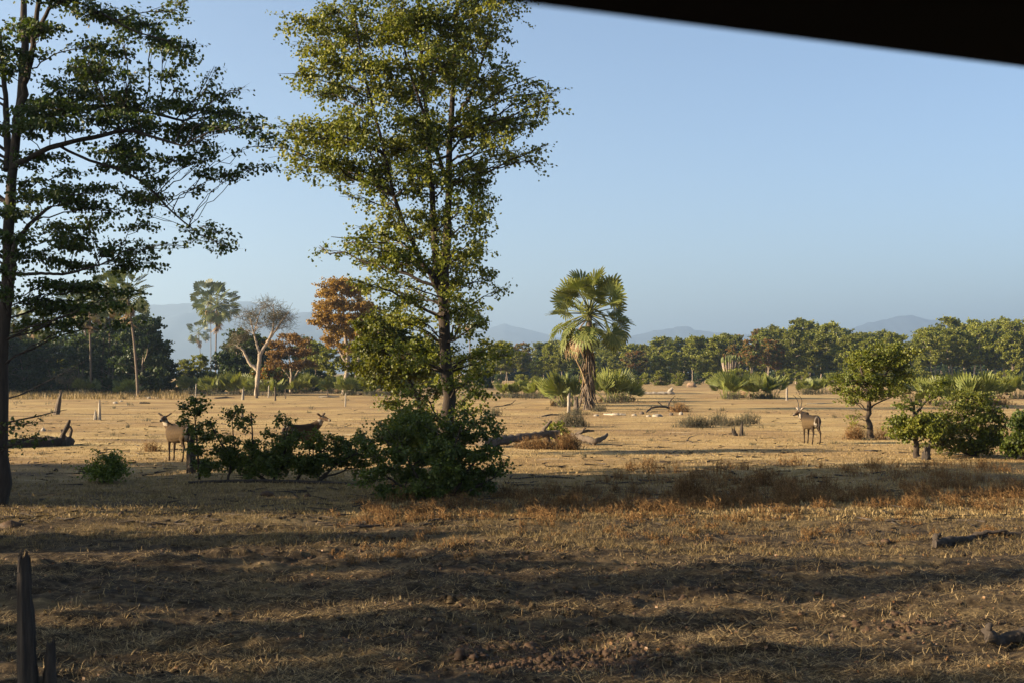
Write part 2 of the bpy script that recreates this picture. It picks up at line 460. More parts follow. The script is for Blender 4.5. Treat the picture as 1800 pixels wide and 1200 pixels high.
def grow(rng, stems, pads, n_leaves, leaf, twig_len=.45, limb_k=1.0, droop=.35, per_twig=14, sides=7, want_limbs=True,
         twig_r=.006, leaf_w=.62, flat_leaf=.0, limb_min=.5, zsc=.35):
    """stems: list of (points xyzr); pads: list of (centre, radii, weight). Returns trunk Geo, limb Geos, crown Geo."""
    trunk, limbs, crown, loose = Geo(), [], Geo(), Geo()
    samples = []
    for st in stems:
        a = resample(st, 22)
        jit = rng.normal(size=(22, 3)) * a[:, 3:4] * .18; jit[0] = 0
        a[:, :3] += jit
        trunk.tube(a[:, :3], a[:, 3], sides, tint=.5, rough=.25, rng=rng)
        samples.append(a)
    S = np.concatenate(samples)
    wsum = sum(p[2] * (p[1][0] * p[1][1] * p[1][2]) ** (2 / 3) for p in pads)
    for c, r, w in pads:
        c = np.asarray(c, float); r = np.asarray(r, float)
        hd = np.linalg.norm(S[:, :2] - c[:2], axis=1); dz = c[2] - S[:, 2]
        cost = np.sqrt(hd ** 2 + dz ** 2) + 2.0 * np.maximum(0, .28 * hd - dz) + .25 * rng.random(len(S))
        k = int(np.argmin(cost)); p0 = S[k, :3]; L = float(np.linalg.norm(c - p0)) + 1e-3
        out = c - p0; hz = out.copy(); hz[2] = 0
        n = 9
        t = np.linspace(0, 1, n)[:, None]
        ctrl = p0 + out * .5 + np.array([0, 0, .10 * L]) + rng.normal(size=3) * .06 * L
        ext = c + nrm(out) * r * .45
        curve = (1 - t) ** 2 * p0 + 2 * t * (1 - t) * ctrl + t ** 2 * ext
        curve[1:] += rng.normal(size=(n - 1, 3)) * L * .018
        r0 = min(S[k, 3] * .62, (.018 + .013 * L) * limb_k)
        rad = np.linspace(r0, max(.25 * r0, .006), n)
        lg = Geo()
        lg.tube(curve, rad, 5, tint=.5, rough=.15, rng=rng, cap=False)
        nl = int(n_leaves * w * (r[0] * r[1] * r[2]) ** (2 / 3) / wsum)
        nsub = max(3, int(nl / (per_twig * 4)))
        TS, TE = [], []
        for q in range(nsub):
            s0 = curve[int(rng.uniform(.42, 1) * (n - 1))]
            d = rng.normal(size=3); d = d / np.linalg.norm(d) * rng.random() ** .42
            e = c + d * r
            mid = (s0 + e) / 2 + rng.normal(size=3) * .06 * np.linalg.norm(e - s0) + np.array([0, 0, .05])
            sub = np.array([s0, mid, e])
            lg.tube(sub, [rad[-1] * .8 + .003, rad[-1] * .55 + .003, .004], 3, tint=.5, cap=False)
            for _ in range(4):
                f = rng.uniform(.3, 1) * 2
                b = sub[int(f)] * (1 - f % 1) + sub[min(2, int(f) + 1)] * (f % 1) if f < 2 else sub[2]
                dd = nrm(rng.normal(size=3) + nrm(e - c) * .8) * np.array([1, 1, min(1, zsc + r[2] / r[0] * .6)])
                TS.append(b); TE.append(b + dd * twig_len * rng.uniform(.5, 1.2))
        TS = np.array(TS); TE = np.array(TE)
        lg.twigs(TS, TE, twig_r)
        (limbs.append(lg) if want_limbs and L > limb_min else loose_add(loose, lg))
        if nl:
            ti = rng.integers(0, len(TS), nl); u = rng.uniform(.05, 1.05, (nl, 1))
            pos = TS[ti] * (1 - u) + TE[ti] * u + rng.normal(size=(nl, 3)) * min(leaf, .2) * .8
            ax = nrm(TE[ti] - TS[ti]) * .6 + rng.normal(size=(nl, 3)) * np.array([1, 1, 1 - flat_leaf]) * .7 + np.array([0, 0, -droop])
            base = rng.random()
            crown.leaves(pos, ax, leaf, rng, leaf_w, np.clip(.55 * rng.random(nl) + .3 * base + .15 * rng.random(len(TS))[ti], 0, 1))
    if loose.n:
        loose_add(trunk, loose)
    return trunk, limbs, crown

def loose_add(dst, src):
    n0 = dst.n
    dst.v += src.v; dst.c += src.c
    dst.q += [f + n0 for f in src.q]; dst.t += [f + n0 for f in src.t]
    dst.n += src.n

def shift(geo, off):
    geo.v = [v - off for v in geo.v]

def plant_from_photo(name, label, cat, base_px, stems, pads, n_leaves, leaf, leafm, barkm, seed, depth_r=1.5, group=None, double=True, ry_min=.12, **kw):
    """stems [(px, py, radius_m, dy)], pads [(px, py, rx, ry)] as read off the photo; spread in depth to a full crown round the trunk"""
    rng = np.random.default_rng(seed)
    b = at(*base_px); d = b[1]; s = d / F
    b[2] = float(gz(b[0], b[1])) - .05
    off = b.copy()
    def w(px, py, dy=0):
        p = P(px, py, d); p[1] += dy
        return p
    st = []
    for stem in stems:
        pts = np.array([np.r_[w(q[0], q[1], q[3] if len(q) > 3 else 0), q[2]] for q in stem])
        st.append(pts)
    pd = []
    for q in pads:
        px, py, rx, ry = q[:4]
        ws = q[4] if len(q) > 4 else 1.0
        ry_m = max(ry_min, ry * s * (.8 if ry_min < .1 else 1)); rx_m = max(.15, rx * s)
        n = 2 if (double and rx_m > .45) else 1
        for k in range(n):
            dy = rng.uniform(-1, 1) * depth_r if n == 1 else (-1) ** k * rng.uniform(.25, 1) * depth_r
            pd.append((w(px + rng.normal() * rx * .1 * k, py, dy), (rx_m, max(rx_m * .75, ry_m), ry_m), ws / n))
    trunk, limbs, crown = grow(rng, st, pd, n_leaves, leaf, **kw)
    t = thing(name, label, cat, tuple(b), 0, group)
    for g in [trunk, crown] + limbs:
        if g.n: shift(g, off)
    trunk.build('trunk', M[barkm], t, smooth=True)
    for l in limbs: l.build('limb', M[barkm], t, smooth=True)
    if crown.n: crown.build('crown', M[leafm], t, kind='stuff')
    return t

# ------------------------------------------------------------------ the tall tree in the middle
CT = [(655, -70, 130, 75), (775, -90, 120, 80), (860, -30, 75, 60), (820, -160, 90, 60), (690, -150, 80, 60),
      (540, 58, 48, 30), (505, 50, 15, 10, .6), (610, 40, 70, 50), (705, 50, 85, 55), (800, 55, 75, 55), (862, 45, 30, 40),
      (520, 150, 38, 22, .8), (590, 140, 70, 45), (690, 150, 85, 50), (785, 140, 75, 55), (860, 140, 55, 40), (930, 150, 40, 14, .7), (975, 160, 14, 7, .7),
      (505, 235, 32, 24, .8), (565, 235, 70, 42), (655, 245, 80, 50), (750, 230, 75, 50), (840, 225, 60, 42), (905, 215, 42, 22), (968, 205, 20, 8, .8), (940, 190, 30, 12, .7),
      (495, 275, 28, 18, .7), (570, 290, 60, 28), (650, 310, 60, 28), (745, 320, 60, 40), (830, 310, 55, 40), (905, 270, 42, 18), (935, 290, 16, 12, .7), (955, 265, 15, 8, .6),
      (612, 350, 9, 14, .4), (665, 345, 30, 20), (700, 395, 45, 25), (655, 410, 40, 15, .8), (600, 425, 30, 9, .7), (555, 432, 20, 6, .6), (770, 390, 50, 35), (840, 370, 38, 32),
      (665, 450, 50, 25), (615, 455, 22, 10, .6), (725, 460, 45, 30), (800, 455, 45, 30), (850, 430, 28, 25), (865, 490, 25, 12, .8), (820, 500, 35, 20),
      (655, 505, 35, 18, .8), (715, 530, 40, 22, .8), (810, 545, 35, 20, .9), (845, 555, 18, 15, .6), (690, 560, 30, 18, .7), (880, 508, 18, 6, .6),
      (845, 615, 40, 14, .8), (885, 622, 16, 6, .6), (820, 640, 28, 15, .7), (800, 595, 25, 14, .6), (755, 590, 22, 14, .5), (825, 675, 20, 10, .5), (860, 600, 20, 10, .5),
      (700, 500, 30, 16, .8), (735, 560, 30, 16, .8), (850, 575, 26, 14, .8), (760, 640, 30, 16, .8), (815, 700, 24, 14, .8), (850, 655, 26, 12, .7), (770, 545, 22, 14, .6), (800, 525, 26, 14, .7), (740, 690, 26, 14, .7), (800, 735, 30, 12, .6), (755, 725, 24, 12, .6), (845, 720, 20, 8, .5), (690, 610, 34, 14, .9), (730, 640, 30, 14, .9), (790, 670, 30, 14, .9), (835, 690, 26, 12, .7), (705, 720, 26, 12, .7)]
CT_STEMS = [[(786, 836, .30), (785, 790, .21), (783, 700, .19), (781, 620, .18), (779, 560, .165), (778, 520, .16), (784, 440, .12, .2), (787, 330, .105, .3), (790, 200, .085, .5), (800, 60, .055, .5), (810, -130, .02, .4)],
            [(779, 540, .14), (770, 470, .105, -.1), (764, 400, .095, -.2), (758, 300, .08, -.4), (748, 180, .06, -.6), (740, 40, .045, -.7), (735, -120, .02, -.8)],
            [(778, 525, .10), (748, 470, .075, -.3), (722, 420, .065, -.5), (700, 370, .06, -.6), (688, 310, .05, -.7), (672, 240, .042, -.8), (648, 150, .035, -.9), (630, 40, .02, -1)],
            [(787, 330, .07, .3), (760, 240, .05, .7), (720, 130, .04, 1.0), (690, 10, .03, 1.2), (680, -100, .015, 1.2)],
            [(790, 220, .06, .5), (830, 150, .045, .8), (860, 50, .03, 1.0)]]
plant_from_photo('mopane_tree', 'tall leafy green tree with forked dark trunk standing behind the big dark bush', 'tree', (786, 832),
                 CT_STEMS, CT, 90000, .068, 'mopane', 'bark', 1, depth_r=1.9, limb_k=.75, leaf_w=.52, twig_len=.55, per_twig=13)

# low tree whose limbs lean left in front of the tall trunk's foot
plant_from_photo('small_mopane_tree', 'low crooked tree leaning left below the tall forked tree', 'tree', (742, 800),
                 [[(742, 800, .13), (738, 740, .10), (736, 700, .09), (722, 672, .07), (700, 645, .05), (680, 620, .03)],
                  [(736, 705, .06), (745, 660, .045), (752, 620, .03)], [(735, 690, .05), (690, 675, .035), (640, 660, .02)]],
                 [(690, 560, 40, 20), (640, 575, 25, 12, .7), (700, 600, 45, 22), (655, 610, 35, 18), (740, 615, 30, 25), (670, 640, 40, 18), (630, 640, 25, 12, .7), (720, 650, 40, 20),
                  (690, 675, 35, 14, .8), (760, 655, 25, 15, .8), (650, 668, 25, 8, .6), (765, 690, 20, 12, .6), (745, 700, 18, 10, .5), (660, 595, 30, 14, .7), (780, 620, 26, 14, .7), (690, 705, 26, 10, .6)],
                 12500, .078, 'mopane', 'bark', 2, depth_r=.8, leaf_w=.52)

# ------------------------------------------------------------------ the tree at the left edge, tiers of leaves against the sky
LT = [(110, 20, 80, 25), (190, 12, 40, 14), (205, 50, 55, 18), (250, 48, 40, 14), (283, 60, 35, 14), (312, 82, 35, 10), (345, 95, 14, 6), (300, 8, 32, 9, .8), (335, 20, 16, 7, .8),
      (40, 40, 40, 30), (20, 100, 40, 30), (60, 60, 30, 20), (120, 105, 50, 18), (165, 115, 45, 18), (195, 135, 35, 14), (260, 78, 20, 10, .7), (290, 112, 36, 9), (345, 122, 36, 9), (385, 130, 14, 6), (300, 140, 20, 9, .7),
      (70, 165, 60, 16), (150, 160, 50, 15), (215, 168, 60, 15), (280, 160, 45, 14), (330, 178, 45, 12), (380, 168, 30, 12), (420, 198, 28, 12), (400, 180, 35, 10), (372, 145, 12, 6, .6), (415, 148, 12, 6, .7),
      (130, 200, 60, 14), (220, 208, 55, 14), (290, 210, 50, 12), (350, 212, 45, 12), (430, 215, 28, 11), (460, 238, 20, 9), (440, 248, 22, 8), (475, 243, 14, 6, .7),
      (60, 235, 50, 12), (140, 238, 50, 12), (235, 255, 45, 11), (290, 262, 40, 9), (250, 225, 40, 10), (375, 245, 25, 8, .7),
      (365, 262, 30, 8), (345, 275, 16, 6), (380, 298, 36, 8), (425, 295, 28, 6), (460, 293, 22, 6), (405, 308, 18, 6),
      (190, 285, 50, 12), (255, 290, 45, 11), (280, 305, 25, 10), (300, 318, 25, 8), (340, 322, 16, 6), (210, 262, 40, 10), (270, 275, 30, 8),
      (70, 275, 45, 10), (30, 290, 30, 10), (110, 292, 24, 8), (150, 325, 45, 14), (205, 335, 45, 12), (235, 350, 25, 8), (270, 342, 20, 7), (295, 355, 14, 8), (318, 378, 11, 9), (330, 410, 12, 9), (372, 405, 22, 7), (390, 410, 9, 5), (345, 430, 12, 6), (405, 437, 20, 6), (375, 432, 14, 5), (350, 443, 10, 4),
      (75, 345, 45, 14), (120, 355, 50, 14), (55, 385, 50, 14), (110, 395, 40, 12), (215, 378, 30, 7), (238, 373, 12, 5), (190, 395, 25, 8), (160, 405, 30, 10), (205, 415, 18, 6),
      (60, 430, 50, 14), (140, 430, 40, 14), (95, 455, 50, 14), (180, 440, 40, 9), (240, 442, 30, 8), (275, 440, 16, 6), (265, 465, 20, 6), (230, 458, 30, 8), (150, 470, 45, 12), (210, 470, 35, 9),
      (40, 480, 45, 18), (90, 500, 55, 16), (145, 505, 55, 14), (200, 508, 35, 9), (60, 530, 50, 18), (115, 540, 55, 16), (165, 540, 45, 12), (205, 565, 25, 7), (215, 535, 25, 8), (40, 565, 35, 14), (100, 568, 40, 12), (150, 575, 25, 8), (30, 520, 35, 20)]
LT = [(p[0], p[1], p[2] * 1.15, p[3] * .9) + tuple(p[4:]) for p in LT]
LT += [(150, 60, 60, 12), (100, 72, 50, 12), (235, 22, 30, 9), (30, 140, 45, 14), (100, 142, 55, 11), (60, 200, 55, 12), (180, 190, 60, 11), (100, 322, 45, 9), (250, 190, 55, 10), (60, 112, 50, 12), (190, 95, 45, 10), (240, 140, 50, 9), (310, 232, 50, 9), (180, 225, 55, 10), (90, 218, 50, 10), (170, 360, 50, 9), (110, 415, 50, 9), (60, 320, 40, 9)]
LT += [(-p[0] - 30, p[1] + 12, p[2] * 1.1, p[3], .7) for p in LT[::3] if p[0] > 60]
LT_LOW = [(35, 735, 28, 9, .6), (55, 742, 20, 7, .5), (20, 772, 22, 9, .6), (45, 778, 20, 6, .4), (65, 770, 8, 4, .4)]
LT_STEMS = [[(-14, 892, .32), (-6, 850, .21), (-2, 790, .165), (3, 700, .145), (8, 600, .135), (12, 480, .125), (16, 380, .115), (24, 280, .10), (30, 190, .085, .2), (34, 90, .09, .3), (34, 10, .07, .3), (30, -120, .03, .3)],
            [(27, 215, .09), (55, 160, .075, -.3), (72, 90, .065, -.5), (84, 30, .055, -.6), (95, -60, .03, -.7)],
            [(12, 300, .09), (0, 220, .08, .4), (-10, 150, .06, .6), (-20, 40, .04, .6)],
            [(22, 296, .075), (70, 272, .062, -.2), (120, 258, .055, -.4), (190, 250, .05, -.6), (242, 237, .042, -.7), (300, 258, .032, -.9), (345, 272, .02, -1)],
            [(28, 235, .07), (60, 200, .06, .4), (110, 182, .05, .7), (160, 172, .045, .8), (225, 178, .036, 1), (300, 195, .025, 1.1)],
            [(115, 262, .035, -.3), (160, 285, .035, -.1), (220, 300, .03, 0), (262, 330, .026, 0), (300, 372, .022, .1), (340, 405, .014, .1)],
            [(80, 75, .05, -.5), (110, 28, .045, -.8), (150, 22, .035, -1), (195, 42, .028, -1.2), (270, 85, .018, -1.3), (320, 98, .012, -1.3)],
            [(14, 560, .06), (36, 480, .075, -.4), (42, 430, .06, -.5), (75, 395, .045, -.6), (110, 370, .03, -.7)],
            [(36, 485, .045, -.4), (80, 485, .035, -.5), (135, 486, .03, -.6), (190, 470, .018, -.6)]]
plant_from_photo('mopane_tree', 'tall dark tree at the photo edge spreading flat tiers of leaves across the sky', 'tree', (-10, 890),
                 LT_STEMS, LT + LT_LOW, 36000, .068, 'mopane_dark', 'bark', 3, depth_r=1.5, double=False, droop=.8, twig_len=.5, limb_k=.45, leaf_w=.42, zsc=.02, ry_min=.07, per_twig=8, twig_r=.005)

# ------------------------------------------------------------------ shrubs and young trees near by
plant_from_photo('bush', 'big rounded dark green bush at the foot of the tall forked tree', 'bush', (775, 878),
                 [[(760, 878, .05), (735, 840, .035), (705, 790, .02)], [(775, 878, .06), (775, 830, .04), (770, 760, .02)], [(790, 878, .05), (820, 830, .035), (850, 790, .02)],
                  [(750, 876, .04), (700, 850, .03), (670, 830, .015)], [(800, 876, .04), (845, 850, .03), (875, 835, .015)], [(770, 878, .04), (790, 810, .03), (810, 750, .015)]],
                 [(690, 760, 20, 12), (712, 742, 16, 9, .8), (735, 748, 20, 10), (758, 768, 26, 14), (790, 750, 18, 9, .8), (812, 768, 28, 14), (840, 745, 16, 7, .7), (862, 738, 12, 5, .6), (855, 762, 20, 9, .8),
                  (700, 795, 28, 14), (745, 805, 30, 15), (790, 795, 30, 15), (832, 800, 30, 14), (868, 795, 16, 8, .8), (885, 812, 10, 5, .6), (680, 828, 26, 12), (720, 838, 30, 12), (765, 840, 32, 13), (812, 838, 30, 12), (850, 828, 26, 12),
                  (655, 842, 16, 8, .8), (675, 862, 24, 9, .9), (715, 866, 28, 8, .8), (765, 868, 32, 8, .8), (812, 864, 28, 9, .8), (850, 856, 20, 9, .8), (652, 800, 18, 7, .8), (640, 775, 14, 5, .7), (660, 770, 12, 5, .6), (668, 745, 10, 5, .5), (775, 790, 34, 20, 1.3), (785, 820, 40, 20, 1.3), (760, 850, 40, 12, 1.2), (770, 722, 10, 6, .5), (820, 725, 12, 6, .5), (878, 760, 9, 4, .5)],
                 19000, .054, 'bush', 'bark', 4, depth_r=.8, limb_min=.7, leaf_w=.55, twig_len=.30)
plant_from_photo('shrub', 'light green shrub catching the sun at the left foot of the tall trunk', 'shrub', (722, 842),
                 [[(722, 842, .05), (722, 790, .04), (715, 750, .02)], [(722, 842, .04), (740, 780, .03), (745, 745, .015)]],
                 [(705, 745, 22, 10), (730, 738, 25, 12), (715, 765, 28, 14), (742, 760, 22, 12), (695, 770, 18, 10, .7), (722, 785, 28, 10, .8)],
                 4200, .08, 'mopane', 'bark', 5, depth_r=.4)
plant_from_photo('shrub', 'straggling dark shrub hiding the two hornless antelopes', 'shrub', (470, 846),
                 [[(470, 846, .05), (430, 815, .04), (395, 790, .03), (370, 745, .02)], [(480, 846, .05), (500, 800, .035), (505, 750, .02)], [(350, 842, .04), (348, 790, .03), (343, 740, .02), (341, 708, .01)],
                  [(560, 846, .05), (590, 815, .035), (640, 790, .02)], [(440, 846, .04), (445, 790, .03), (441, 722, .012)], [(520, 846, .04), (540, 810, .03), (585, 780, .015)], [(400, 846, .04), (412, 790, .025), (408, 740, .012)]],
                 [(340, 706, 16, 7), (320, 716, 10, 5), (346, 728, 20, 8), (328, 742, 12, 5), (352, 752, 18, 9), (362, 712, 10, 4, .6), (400, 735, 12, 5), (375, 742, 12, 5), (408, 720, 14, 4), (425, 738, 12, 6), (430, 750, 12, 5),
                  (360, 768, 24, 9), (350, 785, 20, 10), (400, 770, 20, 7), (440, 778, 26, 8), (392, 792, 28, 10), (450, 802, 36, 13), (415, 815, 36, 12), (485, 806, 36, 13), (500, 785, 24, 8), (522, 772, 18, 11), (484, 738, 10, 6), (478, 760, 12, 5),
                  (512, 815, 50, 13), (560, 803, 36, 11), (600, 792, 30, 9), (590, 772, 18, 6), (622, 772, 16, 6), (642, 760, 10, 4), (370, 825, 24, 10), (545, 826, 46, 9), (560, 762, 10, 4), (470, 828, 40, 8), (500, 745, 8, 6), (625, 805, 24, 10), (640, 820, 22, 10),
                  (400, 802, 34, 14), (460, 815, 44, 14), (530, 812, 44, 14), (590, 812, 36, 12), (352, 812, 24, 13), (645, 795, 18, 12), (515, 768, 20, 10), (548, 782, 22, 11), (575, 776, 16, 9), (498, 778, 16, 9), (655, 775, 14, 7), (612, 785, 22, 9)],
                 18500, .053, 'bush', 'bark', 6, depth_r=.5, double=False, limb_min=.4, twig_len=.28, leaf_w=.55)
plant_from_photo('young_shrub', 'small dark green ferny shrub alone on the shaded grass, left of the straggling shrub', 'shrub', (185, 847),
                 [[(185, 847, .03), (185, 820, .015)], [(183, 847, .02), (165, 832, .012)], [(187, 847, .02), (208, 828, .012)]],
                 [(186, 808, 14, 10), (170, 824, 13, 8), (202, 820, 14, 9), (186, 832, 22, 9), (158, 832, 7, 4), (214, 826, 6, 4), (195, 803, 8, 5)],
                 2600, .055, 'bush', 'bark', 7, depth_r=.2, leaf_w=.4, limb_min=.2)

plant_from_photo('small_tree', 'small round-topped green tree behind the horned antelope', 'tree', (1530, 770),
                 [[(1532, 770, .16), (1526, 745, .12), (1527, 715, .105), (1530, 695, .10), (1520, 670, .07), (1512, 645, .05), (1515, 620, .02)],
                  [(1529, 700, .08), (1545, 675, .06), (1562, 650, .045), (1572, 620, .02)], [(1527, 690, .06), (1505, 672, .045), (1480, 665, .02)]],
                 [(1562, 612, 26, 12), (1530, 625, 30, 14), (1590, 622, 16, 9), (1508, 634, 24, 11), (1555, 638, 36, 14), (1520, 650, 34, 13), (1582, 645, 22, 10), (1490, 668, 28, 11), (1535, 670, 38, 13), (1575, 668, 26, 10),
                  (1478, 682, 20, 8, .7), (1510, 692, 32, 10), (1555, 690, 28, 9, .8), (1597, 655, 14, 6, .6), (1495, 705, 18, 7, .5), (1492, 622, 10, 5, .5), (1600, 690, 14, 5, .5), (1498, 745, 10, 8, .35), (1500, 730, 10, 7, .35)],
                 12000, .066, 'mopane', 'bark', 8, depth_r=1.0)
plant_from_photo('small_tree', 'thin leaning tree with a bird-like snag, at the near edge of the right shade', 'tree', (1612, 803),
                 [[(1612, 803, .13), (1610, 775, .085), (1606, 745, .075), (1608, 720, .06), (1600, 700, .03)], [(1608, 730, .05), (1630, 700, .04), (1650, 680, .02)], [(1607, 760, .04), (1590, 750, .025), (1575, 745, .015)]],
                 [(1590, 742, 22, 7), (1625, 738, 24, 8), (1605, 755, 28, 8), (1585, 768, 18, 6, .8), (1635, 758, 24, 9), (1590, 712, 14, 5, .6), (1650, 675, 18, 6, .5), (1640, 695, 14, 6, .4), (1570, 762, 8, 4, .6), (1655, 745, 20, 8, .8)],
                 6200, .062, 'mopane', 'bark', 9, depth_r=.5)
plant_from_photo('shrub', 'broad sunlit green shrub at the right side of the photo', 'shrub', (1712, 800),
                 [[(1712, 800, .07), (1705, 770, .05), (1690, 730, .03)], [(1712, 800, .06), (1725, 760, .04), (1722, 710, .02)], [(1715, 800, .05), (1750, 770, .035), (1770, 740, .02)], [(1710, 800, .05), (1670, 785, .035), (1640, 775, .02)]],
                 [(1700, 695, 20, 9), (1722, 702, 24, 10), (1690, 715, 26, 11), (1735, 722, 26, 11), (1670, 730, 20, 9), (1710, 738, 36, 12), (1750, 735, 20, 10), (1680, 755, 34, 11), (1730, 758, 36, 12), (1652, 775, 24, 8), (1700, 778, 38, 10), (1750, 775, 30, 10),
                  (1668, 788, 28, 7, .8), (1720, 790, 36, 6, .7), (1640, 785, 16, 5, .6), (1765, 755, 16, 8)],
                 9800, .060, 'mopane', 'bark', 10, depth_r=.7)
plant_from_photo('shrub', 'dark green shrub cut by the right edge of the photo', 'shrub', (1800, 806),
                 [[(1800, 806, .06), (1790, 770, .04), (1785, 740, .02)], [(1802, 806, .06), (1815, 770, .04), (1820, 730, .02)]],
                 [(1788, 742, 14, 9), (1810, 735, 20, 10), (1795, 758, 22, 10), (1830, 755, 24, 12), (1785, 775, 20, 10), (1815, 780, 28, 12), (1780, 792, 18, 8), (1850, 780, 24, 12)],
                 5500, .075, 'bush', 'bark', 11, depth_r=.6)
plant_from_photo('seedling', 'tiny bright green seedling inside the fallen log pile', 'plant', (977, 777),
                 [[(977, 777, .02), (977, 762, .012)], [(977, 777, .02), (985, 760, .01)]],
                 [(972, 757, 7, 3), (983, 755, 6, 4), (977, 762, 10, 3)], 420, .09, 'mopane', 'bark', 12, depth_r=.12, limb_min=.1)
# ------------------------------------------------------------------ fan palms
def frond_geo(rng, Lp=1.2, R=1.0, nseg=26, spread=2.3, droop=.25, curl=.3, dead=False, web=.62):
    """stalk along +X, then a folded fan of pointed segments"""
    g = Geo()
    n = 5
    t = np.linspace(0, 1, n)
    pts = np.stack([t * Lp, 0 * t, -curl * .35 * Lp * t ** 2], 1)
    g.tube(pts, np.linspace(.035, .018, n) * (Lp / 1.2) ** .5, 4, tint=.85, cap=False)
    tip = pts[-1]; slope = -curl * .7
    ax = np.array([1, 0, slope]); ax /= np.linalg.norm(ax)
    up = np.array([-ax[2], 0, ax[0]])
    lat = np.array([0, 1., 0])
    ths = np.linspace(-spread, spread, nseg)
    dth = ths[1] - ths[0]
    V, Fq, Ft, C = [], [], [], []
    for k, th in enumerate(ths):
        rl = R * (1 - .25 * (abs(th) / spread) ** 2) * rng.uniform(.85, 1.08)
        d = math.cos(th) * ax + math.sin(th) * lat
        sd = -math.sin(th) * ax + math.cos(th) * lat
        fold = .35 * abs(math.sin(th)) + .05
        def pt(r, s, hgt=0):
            bend = -droop * (r / R) ** 2 * R + fold * r * .55
            if dead: bend -= .5 * r
            return tip + d * r + sd * s + up * (bend + hgt) + np.array([0, 0, -(.5 * droop) * max(0, r - .5 * R) ** 2 / R * 2])
        o = len(V)
        w1, w2 = web * rl * math.tan(dth / 2), 0.7 * rl * math.tan(dth / 2) * .8
        V += [pt(.03, 0), pt(web * rl, -w1, -.02), pt(web * rl, 0, .03), pt(web * rl, w1, -.02), pt(.86 * rl, -w2 * .8, 0), pt(.86 * rl, w2 * .8, 0), pt(rl, rng.normal() * .03)]
        Ft += [(o, o + 1, o + 2), (o, o + 2, o + 3), (o + 4, o + 6, o + 5)]
        Fq += [(o + 1, o + 4, o + 5, o + 3)]
        C += [rng.uniform(.15, .75)] * 5 + [rng.uniform(.5, 1)] * 2
    n0 = g.n
    g.add(np.array(V), np.array(Ft), np.array(C))
    g.q.append(np.array(Fq) + n0)
    return g

rf = np.random.default_rng(77)
FR = {
    'green': [frond_geo(rf, 1.36, .74 + .07 * k, 20, 2.35, .12, .15 + .15 * k).mesh('frond', M['palm']) for k in range(3)],
    'low': [frond_geo(rf, 1.35, .80, 20, 2.1, .45, .55).mesh('frond', M['palm']) for _ in range(2)],
    'half': [frond_geo(rf, 1.3, .75, 20, 1.5, .8, .7).mesh('frond', M['palm_tan']) for _ in range(2)],
    'dead': [frond_geo(rf, .7, .8, 14, .45, .3, .5, True).mesh('dead_frond', M['palm_tan']) for _ in range(3)],
    'far': [frond_geo(rf, 1.42, .72 + .06 * k, 13, 2.2, .15, .15 + .2 * k, web=.80).mesh('frond', M['palm_far']) for k in range(3)],
    'farlow': [frond_geo(rf, 1.35, .78, 13, 2.0, .5, .55, web=.78).mesh('frond', M['palm_far']) for _ in range(2)],
    'sucker': [frond_geo(rf, .85, 1.08, 13, 1.05, .10, .10).mesh('frond', M['palm']) for _ in range(3)],
}
def put_frond(kind, rng, parent, pos, az, el, scale=1.0, roll=None):
    me = FR[kind][rng.integers(len(FR[kind]))]
    o = link('dead_frond' if kind == 'dead' else 'frond', me, parent)
    x = Vector((math.cos(az) * math.cos(el), math.sin(az) * math.cos(el), math.sin(el)))
    side = Vector((-math.sin(az), math.cos(az), 0))
    z = x.cross(side)
    m = Matrix((x, side, z)).transposed()
    m = m @ Matrix.Rotation(rng.normal() * .8 if roll is None else roll, 3, 'X')
    o.location = pos; o.rotation_euler = m.to_euler(); o.scale = (scale,) * 3
    return o

def palm(name, label, loc, h, rng, n=26, n_low=6, n_dead=8, scale=1.0, r=.17, bend=(0, 0), skirt=0.0, group=None, stubs=0, dead_r=1.0, far=False):
    t = thing(name, label, 'palm tree', loc, 0, group)
    g = Geo()
    k = 14
    u = np.linspace(0, 1, k)
    pts = np.stack([bend[0] * (u ** 1.6), bend[1] * u ** 1.6, -.1 + u * (h + .1)], 1)
    g.tube(pts, np.interp(u, [0, .08, .6, 1], [r * 1.35, r, r * .85, r * .75]), 8, rough=.16, rng=rng)
    g.build('trunk', M['palm_trunk'], t, smooth=True)
    top = pts[-1]
    for i in range(n):
        f = (i + .5) / n
        el = math.radians(86 - 116 * f ** .72)
        az = i * 2.39996 + rng.normal() * .2
        put_frond(('far' if far else 'green') if el > -.02 else ('farlow' if far else 'low'), rng, t, tuple(top + np.array([0, 0, .25 * scale * (1 - f)])), az, el, scale * rng.uniform(.85, 1.05))
    for i in range(n_low):
        put_frond('low' if rng.random() < .5 else 'half', rng, t, tuple(top - np.array([0, 0, .15])), i * 6.283 / max(1, n_low) + rng.normal() * .25, math.radians(rng.uniform(-45, -12)), scale * rng.uniform(.8, 1))
    for i in range(n_dead):
        put_frond('dead', rng, t, tuple(top - np.array([0, 0, rng.uniform(.1, .9) * scale])), i * 2.4 + rng.normal() * .3, math.radians(rng.uniform(-88, -62)), scale * dead_r * rng.uniform(.8, 1.1))
    if skirt:
        for i in range(stubs):                       # old leaf stalks left hanging round the trunk
            zz = rng.uniform(.02, skirt) * h
            az = rng.uniform(0, 6.283)
            L = rng.uniform(.9, 1.9)
            rr = r * 1.2 + .34 * math.exp(-zz / (.9 * h)) * rng.uniform(.4, 1.7)
            p0 = np.array([math.cos(az) * r * .9, math.sin(az) * r * .9, zz + L * .5])
            p1 = np.array([math.cos(az + .15) * rr, math.sin(az + .15) * rr, max(.02, zz - L * .4)])
            s = Geo(); s.tube(np.array([p0, (p0 + p1) / 2 + rng.normal(size=3) * .06, p1]), [.05, .045, .035], 4, tint=rng.random())
            s.build('leaf_stalk', M['palm_tan'] if rng.random() < .45 else M['dead_wood'], t)
    return t

